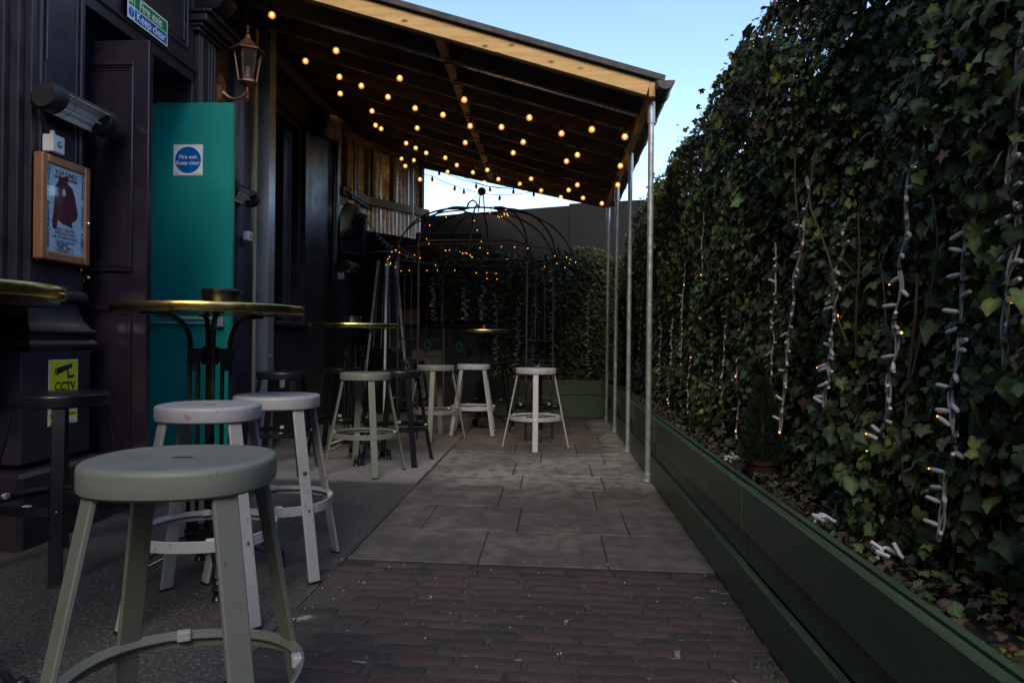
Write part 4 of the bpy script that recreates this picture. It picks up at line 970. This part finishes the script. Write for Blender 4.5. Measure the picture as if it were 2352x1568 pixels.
# ================================================================== PLANTER AND IVY (right and back)
pl = ent('timber_planter', 'long dark green boarded timber planter along the right side of the path', 'planter', (.73, 5, 0))
YJ = [.25, 2.76, 5.20, 7.62, 9.66]
for (z0, z1, x0, x1) in ((.0, .176, .712, .742), (.178, .296, .737, .766), (.298, .470, .717, .747)):
    for a, b in zip(YJ[:-1], YJ[1:]):
        o_ = random.uniform(-.003, .003)
        part('board', MB().box(x0 + o_, x1 + o_, a + .0015, b - .0015, z0, z1, bev=.005), 'planter_green', pl, True)
part('inner_board', MB().box(.768, .79, .25, 9.66, .02, .462), 'planter_green', pl, True)
pr2 = ent('rear_planter', 'green boarded timber planter across the back under the far ivy', 'planter', (-.1, 9.7, 0))
for (z0, z1, y0) in ((.0, .30, 9.69), (.302, .500, 9.68)):
    part('board', MB().box(-.96, .709, y0, y0 + .03, z0, z1, bev=.005), 'planter_green', pr2, True)
part('end_board', MB().box(-.96, -.93, 9.722, 10.3, 0, .49, bev=.005), 'planter_green', pr2, True)
struct('planter_soil', MB().box(.79, 1.4, .25, 10.9, .05, .37).box(-.93, .79, 9.72, 10.9, .05, .40), 'soil')
fe = ent('boundary_fence', 'dark fence panels standing behind the ivy on the right', 'fence', (1.35, 5, 0))
part('panel', MB().box(1.30, 1.34, .2, 11.0, 0, 2.35), 'matt_black', fe, True)
tr_ = MB()
for z in np.arange(.5, 2.5, .15): tr_.tube([(1.17, .4, z), (1.17, 10.3, z)], .0018, 4)
for y in np.arange(.45, 10.3, .15): tr_.tube([(1.172, y, .4), (1.172, y, 2.5)], .0018, 4)
part('wire_mesh', tr_, 'galvanised', fe, True)

LEAF = np.array([(0, -.12, -.05), (0, .10, .0), (.20, .29, .01), (.40, .30, -.02), (.50, .18, -.02), (.47, -.02, .0), (.70, -.14, -.05), (.73, -.27, -.07), (.36, -.44, .0), (.20, -.76, -.05), (.05, -.98, -.11), (-.05, -.98, -.11), (-.20, -.76, -.05), (-.36, -.44, .0), (-.73, -.27, -.07), (-.70, -.14, -.05), (-.47, -.02, .0), (-.50, .18, -.02), (-.40, .30, -.02), (-.20, .29, .01)], float)
LEAF[:, 1] += .1
NV = len(LEAF)
def pal(n, brown=.07):
    u = RS.rand(n); c = np.empty((n, 3))
    g = np.array([(.036, .055, .019), (.056, .088, .024), (.046, .060, .023), (.074, .110, .029)])
    c[:] = g[RS.randint(0, 4, n)] * RS.uniform(.45, 1.6, (n, 1))
    k = u < brown; c[k] = np.array((.095, .055, .034)) * RS.uniform(.5, 1.4, (k.sum(), 1))
    k = (u > brown) & (u < brown + .035); c[k] = np.array((.17, .19, .035)) * RS.uniform(.6, 1.2, (k.sum(), 1))
    return c
def frames(nrm, tip):
    z = nrm / np.linalg.norm(nrm, axis=1, keepdims=True); t = tip - (tip * z).sum(1, keepdims=True) * z; t /= np.linalg.norm(t, axis=1, keepdims=True)
    y = -t; x = np.cross(y, z); return np.stack([x, y, z], 2)
def leaf_cols(c):                                             # pale midrib and lobes' veins
    out = np.repeat(c[:, None, :], NV, 1); out[:, 0] = np.minimum(1, out[:, 0] * 1.7 + .01); out[:, [7, 10, 11, 14]] *= 1.25; out[:, [2, 3, 5, 8, 13, 16, 18, 19]] *= .82
    return out
def leaf_mesh(name, pos, fr, size, col, curl=None):
    n = len(pos); L = np.repeat(LEAF[None], n, 0).copy()
    asp = RS.uniform(.75, 1.15, (n, 1)); L[:, :, 0] *= asp
    lob = RS.uniform(.62, 1.05, (n, 1)); L[:, [6, 7, 14, 15], 0] *= lob; L[:, [8, 13], 0] *= RS.uniform(.95, 1.45, (n, 1)); L[:, [9, 10, 11, 12], 1] *= RS.uniform(.72, 1.0, (n, 1)); L[:, [3, 4, 17, 18], :2] *= RS.uniform(.75, 1.1, (n, 1, 1))
    L[:, :, 2] *= RS.uniform(.3, 3.0, (n, 1)); L[:, :, 2] -= (L[:, :, 0] ** 2) * RS.uniform(-.2, .5, (n, 1)) + (L[:, :, 1] ** 2) * RS.uniform(-.15, .4, (n, 1))
    v = pos[:, None, :] + np.einsum('nij,nkj->nki', fr, L) * size[:, None, None]
    base = (np.arange(n) * NV)[:, None, None]
    tri = np.array([(0, k, k % (NV - 1) + 1) for k in range(1, NV)])[None] + base
    me = bpy.data.meshes.new(name); me.vertices.add(n * NV); me.vertices.foreach_set('co', v.reshape(-1).astype(np.float32))
    nt_ = n * (NV - 1); me.loops.add(nt_ * 3); me.loops.foreach_set('vertex_index', tri.reshape(-1).astype(np.int32))
    me.polygons.add(nt_); me.polygons.foreach_set('loop_start', (np.arange(nt_) * 3).astype(np.int32))
    me.update(calc_edges=True); me.validate()
    a = me.color_attributes.new('col', 'FLOAT_COLOR', 'POINT')
    cc = np.ones((n * NV, 4), np.float32); cc[:, :3] = leaf_cols(col).reshape(-1, 3); a.data.foreach_set('color', cc.reshape(-1))
    me.materials.append(MATS['ivy_leaf']); return me
def bumpf(y, z): return .035 * np.sin(y * 2.1 + z * 1.3) + .03 * np.sin(y * 5.3 - z * 3.7 + 1) + .02 * np.sin(z * 7 + y * 3)
def hedge_top(y): return 2.60 + .11 / (1 + np.exp((y - 3.4) * 9)) + .05 * np.sin(y * 1.7) + .04 * np.sin(y * 4.1 + 2)
def side_leaves(n):
    y = RS.uniform(.7, 10.4, n); h = hedge_top(y); z = .44 + (h - .44) * RS.rand(n) ** .92
    dep = RS.rand(n) ** 1.4 * .18
    x = 1.03 + bumpf(y, z) + dep - .02 - .03 * (z < .8)
    pos = np.stack([x, y, z], 1)
    nr = np.stack([-np.ones(n), RS.normal(0, .65, n) - .15, RS.normal(.5, .6, n)], 1)
    tp = np.stack([RS.normal(-.2, .3, n), RS.normal(0, .55, n), -np.ones(n)], 1)
    s_ = (.015 + .038 * RS.rand(n) ** 1.7) * (1 + .45 * (RS.rand(n) < .07))
    br = np.where((z > h - .35) & (RS.rand(n) < .22), 1, 0)
    return pos, frames(nr, tp), s_, br
hd = ent('ivy_hedge', 'tall ivy covered fence running along the right side of the yard', 'hedge', (1.1, 5, .4))
pos, fr, sz, brn = side_leaves(62000)
col = pal(len(pos)); k = brn > 0; col[k] = np.array((.10, .060, .035)) * RS.uniform(.5, 1.3, (k.sum(), 1))
# top growth, over the crest
n2 = 9000; y = RS.uniform(.7, 10.4, n2); h = hedge_top(y); x = 1.02 + RS.rand(n2) * .34
p2 = np.stack([x, y, h + np.abs(RS.normal(0, .035, n2)) + .03 * np.sin(y * 11) - .04], 1)
spr = RS.rand(n2) < .09; p2[spr, 2] += RS.uniform(.0, .12, spr.sum()) ** 1.0; p2[spr, 0] -= RS.uniform(0, .06, spr.sum())
f2 = frames(np.stack([RS.normal(-.35, .6, n2), RS.normal(-.1, .6, n2), np.abs(RS.normal(.8, .4, n2))], 1), np.stack([-np.ones(n2), RS.normal(0, .8, n2), RS.normal(-.6, .5, n2)], 1))
s2 = RS.uniform(.016, .042, n2); c2 = pal(n2, .10)
front = (pos[:, 1] > 1.58) & (pos[:, 1] < 2.55) & (pos[:, 0] < 1.045 + bumpf(pos[:, 1], pos[:, 2])) & (pos[:, 2] > .5)
vis = np.abs((pos[:, 2] - 1) / pos[:, 1]) < .50
cand = np.where(front & vis)[0]; order = cand[np.argsort(-(sz[cand] / pos[cand, 1]))][:300]
keep = np.ones(len(pos), bool); keep[order] = False
me = leaf_mesh('foliage', np.vstack([pos[keep], p2]), np.vstack([fr[keep], f2]), np.concatenate([sz[keep], s2]), np.vstack([col[keep], c2]))
o = link('foliage', me, None, hd, True); o['kind'] = 'stuff'
var = []
for k in range(16):
    c1 = pal(1, .04); var.append(leaf_mesh('leaf', np.zeros((1, 3)), np.eye(3)[None], np.ones(1), c1))
for q in order:
    M = Matrix.Identity(4)
    for i in range(3):
        for j in range(3): M[i][j] = fr[q][i, j] * sz[q]
        M[i][3] = pos[q][i]
    link('leaf', random.choice(var), None, hd, True, M=M)
for k in range(14):                                           # woody stems
    y0 = random.choice([random.uniform(1.6, 3.5), random.uniform(1.6, 8)]); z0 = random.uniform(.42, 1.2); pts = [Vector((1.0 + random.uniform(-.03, .06), y0, z0))]
    for j in range(6): pts.append(pts[-1] + Vector((random.uniform(-.02, .025), random.gauss(0, .06), random.uniform(.06, .20))))
    part('stem', MB().tube(curve(pts, 4), random.uniform(.002, .0042), 6), 'bark', hd, True, True)
# far ivy across the back wall
hb = ent('rear_ivy', 'dark ivy climbing the wall behind the gazebo', 'ivy', (0, 10.4, .4))
n3 = 13000; x = RS.uniform(-1.75, 1.15, n3); z = .45 + RS.rand(n3) * (1.86 + .08 * np.sin(x * 4)); y = 10.32 + RS.rand(n3) * .10 + .03 * np.sin(x * 5 + z * 3)
z = np.where((x < -1.0) & (z < 1.3), 1.3 + RS.rand(n3) * 1.1, z)
p3 = np.stack([x, y, z], 1); f3 = frames(np.stack([RS.normal(0, .55, n3), -np.ones(n3), RS.normal(.45, .5, n3)], 1), np.stack([RS.normal(0, .55, n3), RS.normal(-.2, .3, n3), -np.ones(n3)], 1))
o = link('foliage', leaf_mesh('foliage', p3, f3, RS.uniform(.02, .048, n3), pal(n3, .10)), None, hb, True); o['kind'] = 'stuff'
part('stem', MB().box(-1.75, 1.2, 10.46, 10.50, .3, 2.2), 'bark', hb, True)
# leaf litter on the soil
n4 = 5200; y = RS.uniform(.6, 9.8, n4); x = .80 + RS.rand(n4) ** 1.2 * .28; p4 = np.stack([x, y, .385 + RS.rand(n4) * .04 + (x - .8) * .12], 1)
f4 = frames(np.stack([RS.normal(-.2, .5, n4), RS.normal(-.1, .5, n4), np.ones(n4)], 1), RS.normal(0, 1, (n4, 3)))
o = link('leaf_litter', leaf_mesh('leaf_litter', p4, f4, RS.uniform(.013, .032, n4), pal(n4, .50) * .8), None); o['kind'] = 'stuff'; o['label'] = 'brown fallen leaves and low ivy lying on the planter soil'

# ---- fairy light strings hanging down the ivy
def light_string(label, top, bot, nb, near, axis):
    o = ent('light_string', label, 'light string', bot, group='white fairy light strings on the ivy')
    K = 14; pts = []
    for k in range(K):
        t = k / (K - 1); p = Vector(top).lerp(Vector(bot), t)
        j = Vector((random.uniform(-.008, .008), random.gauss(0, .014), 0)) if axis == 'X' else Vector((random.gauss(0, .014), random.uniform(-.008, .008), 0))
        pts.append(p + j)
    pc = curve(pts, 4); cb = MB()
    if near:
        for s_ in (-1, 0, 1): cb.tube([p + Vector((.003 * math.cos(i * .8 + s_ * 2), .0052 * s_ + .0035 * math.sin(i * .9 + s_ * 2), 0)) for i, p in enumerate(pc)], .0029, 6)
    else: cb.tube(pc, .0040, 5)
    part('cable', cb, 'cable_white', o, True, True)
    allb, allt = MB(), MB()
    for k in range(nb):
        p = pc[int(min(.999, ((k + random.uniform(.2, .8)) / nb) ** .75) * (len(pc) - 1))]; sgn = random.choice((-1, -1, -1, 1)); up = random.uniform(-.5, .45)
        d = (Vector((random.uniform(-.5, -.1), sgn, up)) if axis == 'X' else Vector((sgn, random.uniform(-.5, -.1), up))).normalized()
        a, b = p + d * .006, p + d * .052
        if near:
            q = part('bulb', MB().tube([a, a.lerp(b, .3), a.lerp(b, .85), b], [.0032, .0062, .0058, .0045], 8), 'lamp_white', o, True, True)
            if random.random() < .12: part('bulb_tip', MB().tube([b, b + d * .008], [.0034, .0015], 8), 'fairy_glow', q)
        else:
            allb.tube([a, b], .0055, 5)
            if random.random() < (.05 if axis == 'X' else .02): allt.tube([b, b + d * .005], .0032, 5)
    if not near:
        q = part('bulb', allb, 'lamp_white', o, True); q['kind'] = 'stuff'
        if allt.v: q = part('bulb_tip', allt, 'fairy_glow', o, True); q['kind'] = 'stuff'
    else:
        tm = MB()
        for k in range(4, len(pc) - 2, 7): tm.tube([pc[k] + Vector((0, 0, .002)), pc[k] - Vector((0, 0, .002))], .011, 8)
        q = part('cable_tie', tm, 'matt_black', o, True); q['kind'] = 'stuff'
SX = 1.0
strs = [(1.60, 'first'), (1.84, 'second'), (2.16, 'third'), (2.62, 'fourth'), (3.10, 'fifth'), (3.42, 'sixth'), (4.0, 'seventh'), (4.32, 'eighth'), (4.68, 'ninth'), (5.0, 'tenth'), (5.4, 'eleventh'), (5.8, 'twelfth'), (6.3, 'thirteenth'), (6.9, 'fourteenth'), (7.6, 'fifteenth'), (8.5, 'sixteenth')]
for k, (y, w_) in enumerate(strs):
    zb = (.95, .52, .66, .78, .62, .5, .46, .45, .46, .5, .47, .5, .46, .47, .46, .46)[k]
    light_string(f'white fairy light string on the right ivy, {w_} counted from the near end', (SX + random.uniform(-.01, .03) + (.04 if k < 5 else .03), y + random.uniform(-.05, .05), (2.3, 1.5, 1.75, 1.45, 1.7)[k] if k < 5 else random.uniform(1.25, 2.0)), (SX - (.04 if k < 5 else .0), y, zb), 26 if k < 4 else 22, k < 5, 'X')
for k, (x, w_) in enumerate(zip((-1.718, -1.249, -1.024, -.808, -.534, -.294, -.014, .504), ('first', 'second', 'third', 'fourth', 'fifth', 'sixth', 'seventh', 'eighth'))):
    light_string(f'pale fairy light string on the rear ivy, {w_} counted from the bar side', (x + random.uniform(-.04, .04), 10.27, random.uniform(1.6, 2.1)), (x, 10.26, 1.3 if x < -1 else .5), 20, False, 'Y')
# swag of lights from the wall to the gazebo
sw = ent('light_swag', 'white fairy light swag sloping from the flap board down to the gazebo', 'light string', (-2.6, 9.1, 2.9))
pc = curve([(-2.62, 9.0, 2.92), (-2.45, 8.95, 2.62), (-2.2, 8.9, 2.32), (-1.95, 8.85, 2.12), (-1.62, 8.8, 1.97)], 8)
part('cable', MB().tube(pc, .007, 6), 'cable_white', sw, True, True)
b_ = MB()
for k in range(46):
    p = pc[int(k / 46 * len(pc))]; d = Vector((random.uniform(-1, 1), random.uniform(-.6, .2), random.uniform(-1, .4))).normalized(); b_.tube([p, p + d * .045], .005, 5)
q = part('bulb', b_, 'white_plastic', sw, True); q['kind'] = 'stuff'
# conifer in a pot, cable connectors on the soil
cf = ent('potted_conifer', 'small dark conifer in a terracotta pot set in the planter', 'conifer', (.93, 3.26, .37))
part('pot', MB().lathe([(.050, 0), (.068, .10), (.076, .104), (.076, .125), (.066, .127), (.062, .11)], n=20), 'terracotta', cf, smooth=True)
part('trunk', MB().tube([(0, 0, .08), (0, 0, .44)], .007, 6), 'bark', cf)
cr = MB()
for k in range(4500):
    z = .12 + RS.rand() ** 1.3 * .36; r_ = .100 * (1 - (z - .12) / .38) ** .6 * (RS.rand() ** .35); a = RS.rand() * 6.28; p = Vector((r_ * math.cos(a), r_ * math.sin(a), z))
    d = Vector((math.cos(a) * .6, math.sin(a) * .6, RS.uniform(.5, 1.3))).normalized() * .022; s_ = d.cross(Vector((RS.randn(), RS.randn(), RS.randn()))).normalized() * .0036
    cr.add([p - s_, p + s_, p + d], [(0, 1, 2)])
part('crown', cr, 'needle', cf)
for k, (x, y, z, a, lab) in enumerate(((.86, 1.315, .43, .9, 'upright white cable connector nearest the planter edge'), (.93, 1.275, .445, 2.6, 'white cable connector lying beside a looped white lead'), (.97, 1.235, .46, 2.7, 'white cable connector at the right edge of the picture'))):
    d = Vector((math.cos(a), -.3, math.sin(a) * .55)).normalized() * .022; c = Vector((x, y, z))
    o = ent('cable_connector', lab, 'connector', c, group='white cable connectors on the planter soil')
    part('sleeve', MB().tube([-d, -d * .2, d * .2, d], [.0115, .0125, .010, .010], 12), 'white_plastic', o, smooth=True)
    part('collar', MB().tube([-d * .28, -d * .12], .0142, 12), 'white_plastic', o, smooth=True)
solo('looped_lead', MB().tube(curve([(.90, 1.28, .43), (.915, 1.26, .455), (.905, 1.25, .475), (.89, 1.265, .46), (.88, 1.285, .425)], 5), .0035, 6), 'white_plastic', 'short white lead looped on the planter soil', 'lead', True)
for k, (x, y) in enumerate(((.89, 3.55), (.87, 2.36), (.90, 1.98))):
    b_ = MB()
    for j in range(5):
        d = Vector((random.uniform(-1, .3), random.uniform(-1, 1), random.uniform(-.1, .6))).normalized(); c = Vector((x + random.uniform(-.02, .02), y + random.uniform(-.03, .03), .435 + random.uniform(0, .02))); b_.tube([c, c + d * .035], .0055, 6)
    b_.tube(curve([(x - .03, y, .43), (x, y + .02, .455), (x + .03, y - .02, .44)], 4), .005, 6)
    solo('cable_end', b_, 'white_plastic', ('loose white light cable end on the soil beyond the conifer', 'loose white light cable end on the soil near the third light string', 'loose white light cable end on the soil under the nearest leaves')[k], 'cable', True)

# ================================================================== STOOLS
def make_stool(label, mat, loc, rz, group='metal bar stools'):
    o = ent('bar_stool', label, 'bar stool', loc, rz, group)
    K = 56; SE = lambda a: superell(a, 2.42, K)
    prof = [(.146, .715), (.164, .704), (.174, .704), (.1795, .709), (.1805, .716), (.1805, .748), (.179, .755), (.174, .7595), (.164, .761), (.12, .7595), (.06, .758)]
    st_ = part('seat', MB().loft([[(x, y, z) for x, y in SE(a)] for a, z in prof]), mat, o, smooth=True)
    part('grip_slot', MB().box(-.020, .020, -.009, .009, .7572, .7586, bev=.002), 'ink_black', st_)
    for k in range(4):
        a = R(45 + 90 * k); rd = Vector((math.cos(a), math.sin(a), 0))
        lg = part('leg', MB().bar(rd * .172 + Vector((0, 0, .706)), rd * .312 + Vector((0, 0, .008)), .050, .013, up=rd, bev=.003), mat, o)
        part('foot_cap', MB().bar(rd * .3115 + Vector((0, 0, .010)), rd * .3135, .052, .016, up=rd), 'ink_black', lg)
        rp = rd * .266 + Vector((0, 0, .292)); part('rivet', MB().lathe([(.0055, 0), (.0045, .002), (.001, .0032)], (0, 0, 0), 10, Matrix.Translation(rp) @ rd.to_track_quat('Z', 'Y').to_matrix().to_4x4()), 'bright_metal', lg)
    SR = lambda a: superell(a, 2.35, K)
    ring = []
    for x, z in ((.238, .275), (.241, .275), (.241, .312), (.237, .314), (.224, .300), (.224, .297), (.237, .303), (.238, .300)): ring.append([(p[0], p[1], z) for p in SR(x)])
    ring.append(ring[0]); rg = part('foot_ring', MB().loft(ring, cap=False), mat, o, smooth=True)
    for k in range(4):
        a = R(90 * k + 18); c = Vector((.230 * math.cos(a), .230 * math.sin(a), .306)) * 1.0
        part('clip', MB().box(-.011, .011, -.015, .015, -.012, .012, bev=.003, M=Matrix.Translation(c) @ Matrix.Rotation(a, 4, 'Z')), 'clear_clip', rg)
    return o
SG = make_stool('sage green stool filling the bottom left corner, nearest the camera', 'stool_sage', (-.757, 1.43, 0), R(8))
GY = make_stool('pale grey stool directly behind the near sage stool, left of its pair', 'stool_grey', (-1.275, 2.60, 0), R(10))
BK = make_stool('black stool at the left edge in front of the yellow sign', 'stool_black', (-2.155, 3.03, 0), R(-12))
for src, lab, x, y, a in (
    (GY, 'pale grey stool with a rust spot on its leg, right of its pair', -1.215, 3.10, 6),
    (BK, 'black stool with a white tag below the steel section', -2.08, 5.40, 2),
    (BK, 'black stool half hidden behind the middle table base', -1.90, 6.33, 0),
    (SG, 'sage green stool in front of the middle table', -1.43, 5.40, -16),
    (BK, 'black stool to the right of the middle table and its sage stool', -1.28, 5.88, -8),
    (SG, 'sage green stool left of the far grey stools, by the gazebo leg', -1.20, 7.28, 44),
    (GY, 'pale grey stool in front of the far table inside the gazebo', -.865, 7.74, 3),
    (GY, 'pale grey stool standing alone at the front right of the group', -.165, 6.80, 46),
    (BK, 'black stool hidden behind the front right grey stool', -.17, 7.95, 40),
    (BK, 'black stool behind the far table, right of the grey stool', -.73, 8.78, 8),
    (BK, 'farthest black stool by the bar counter and heater', -1.78, 8.80, 30)):
    dup(src, lab, (x, y, 0), R(a))

GS = bpy.data.objects['bar_stool.003']
lg = sorted([c for c in GS.children if c.name.startswith('leg')], key=lambda c: c.name)
simple('rust', (.10, .055, .035), .8, var=.5, vscale=60, bstr=0)
rd = Vector((math.cos(R(-45)), math.sin(R(-45)), 0)); sl2 = (.312 - .172) / .698
link('rust_spot', MB().prism([(.009 * math.cos(t) * (1 + .4 * math.sin(3 * t)), .014 * math.sin(t) * (1 + .3 * math.cos(2 * t))) for t in np.linspace(0, 6.28, 14, endpoint=False)], Matrix.Translation(rd * (.172 + (.706 - .44) * sl2 + .0069) + Vector((0, 0, .44))) @ rd.to_track_quat('Z', 'Y').to_matrix().to_4x4(), .0012).mesh('rust_spot'), 'rust', GS)
TS = bpy.data.objects['bar_stool.004']; ta = R(-66)
part('tag', MB().box(.178, .1835, -.022, .022, .724, .738, bev=.002, M=Matrix.Rotation(ta, 4, 'Z')), 'white_plastic', TS)
# ================================================================== TABLES
def make_table(label, loc, rz):
    o = ent('bar_table', label, 'bar table', loc, rz, 'brass edged high tables'); TZ = 1.14
    tt = part('tabletop', MB().lathe([(.355, TZ - .030), (.366, TZ - .030), (.366, TZ + .0005), (.30, TZ + .0005)], n=64), 'gloss_black', o, smooth=True)
    part('brass_rim', MB().lathe([(.3662, TZ - .034), (.3745, TZ - .034), (.3775, TZ - .030), (.3775, TZ - .004), (.3745, TZ + .001), (.366, TZ + .002)], n=72), 'brass', tt, smooth=True)
    part('collar', MB().box(-.088, .088, -.011, .011, .905, .962, bev=.003).box(-.011, .011, -.088, .088, .9052, .9618, bev=.003).lathe([(.030, .895), (.034, .90), (.034, .965), (.030, .97)], n=16), 'cast_iron', o)
    part('centre_rod', MB().tube([(0, 0, .22), (0, 0, .90)], .011, 10), 'cast_iron', o, smooth=True)
    for k in range(4):
        a = R(90 * k); d = Vector((math.cos(a), math.sin(a), 0)); Z = lambda z: Vector((0, 0, z))
        pr = MB()
        for r_ in (.080, .047): pr.tube([d * r_ + Z(.20), d * r_ + Z(.906)], .0088, 10)
        for z0, z1 in ((.868, .906), (.20, .245)):
            pr.bar(d * .063 + Z(z0), d * .063 + Z(z1), .030, .008, up=Vector((-d.y, d.x, 0)))
        for z in (.905, .963): pr.lathe([(.013, 0), (.015, .003), (.013, .006)], tuple(d * .080 + Z(z)), 12)
        part('column_pair', pr, 'cast_iron', o, smooth=True)
        part('top_arm', MB().tube(curve([d * .078 + Z(.960), d * .080 + Z(1.0), d * .100 + Z(1.055), d * .145 + Z(1.092), d * .21 + Z(1.101)], 6), .0105, 8).bar(d * .15 + Z(1.104), d * .27 + Z(1.104), .032, .007), 'cast_iron', o, smooth=True)
        ft = part('foot', MB().tube(curve([d * .04 + Z(.20), d * .09 + Z(.175), d * .16 + Z(.155), d * .235 + Z(.115), d * .285 + Z(.055)], 6), [lerp(.017, .010, t) for t in np.linspace(0, 1, 25)], 8).tube(curve([d * .05 + Z(.165), d * .13 + Z(.125), d * .21 + Z(.09), d * .27 + Z(.06)], 5), .006, 6), 'cast_iron', o, smooth=True)
        part('foot_knob', MB().lathe([(.020, 0), (.024, .006), (.017, .018), (.015, .028), (.023, .038), (.024, .046), (.014, .056), (.020, .066), (.015, .078), (.006, .084)], tuple(d * .292), 14), 'cast_iron', ft, smooth=True)
    part('base_collar', MB().lathe([(.105, .150), (.108, .158), (.090, .168), (.092, .20), (.096, .208), (.085, .216)], n=20), 'cast_iron', o, smooth=True)
    return o
TB = make_table('high round table with a brass rim behind the two pale grey stools', (-1.435, 2.93, 0), R(33))
dup(TB, 'high round brass table cut off by the left edge of the picture', (-1.70, 1.76, 0), R(20))
dup(TB, 'middle high round brass table beyond the sage stool', (-1.66, 5.92, 0), R(20))
dup(TB, 'far high round brass table standing inside the gazebo', (-.80, 8.22, 0), R(30))
AT = MB().lathe([(.064, 0), (.069, .006), (.074, .040), (.076, .046), (.072, .052), (.058, .055), (.050, .050), (.046, .034), (.02, .030)], n=36)
for k, (x, y, s_, lab) in enumerate(((-1.30, 2.74, 1., 'round black ashtray on the table behind the grey stools'), (-1.62, 5.70, 1., 'round black ashtray on the middle table'), (-.78, 8.0, 1., 'round black ashtray on the far table in the gazebo'))):
    o = solo('ashtray', AT, 'gloss_black', lab, 'ashtray', True, 'ashtrays on the tables', loc=(x, y, 1.1425))
# pale pots on the window side
solo('pale_socket_box', MB().box(-2.73, -2.70, 7.02, 7.10, .52, .62, bev=.006).box(-2.70, -2.69, 7.055, 7.06, .53, .61), 'pale_mint', 'pale blue socket box low on the dark wall behind the middle stools', 'socket')

# ================================================================== HOUSES ACROSS THE STREET (unseen behind the camera, added to block low sky)
hs = ent('unseen_terrace', 'unseen brown brick terrace across the street, added to block the low sky', 'building', (0, -11, 0))
part('wall', MB().box(-16, 16, -16, -11, 0, 8.5), 'brick_house', hs, True)
part('parapet', MB().box(-16.1, 16.1, -16.1, -10.9, 8.5, 8.75, bev=.02), 'dark_render', hs, True)
for k in range(10):
    for z in (.9, 4.3):
        x = -14.2 + k * 3.1
        wd = part('window', MB().box(x, x + 1.1, -11.0, -10.95, z, z + 1.9, bev=.01), 'sign_white', hs, True)
        part('pane', MB().box(x + .07, x + .52, -10.949, -10.94, z + .07, z + 1.83), 'window_glass', wd); part('pane', MB().box(x + .58, x + 1.03, -10.949, -10.94, z + .07, z + 1.83), 'window_glass', wd)

# the whole left front, with what hangs on it, sits a little nearer the street
for o in list(COL.objects):
    if o.parent is None and (o.name.split('.')[0] in ('pub_building', 'poster_case', 'fire_exit_sign', 'keep_clear_sign', 'cctv_sign', 'switch_box', 'cable', 'wall_heater', 'wall_lantern', 'wall_speaker')):
        if o.name != 'cable.002': o.location.y -= .175
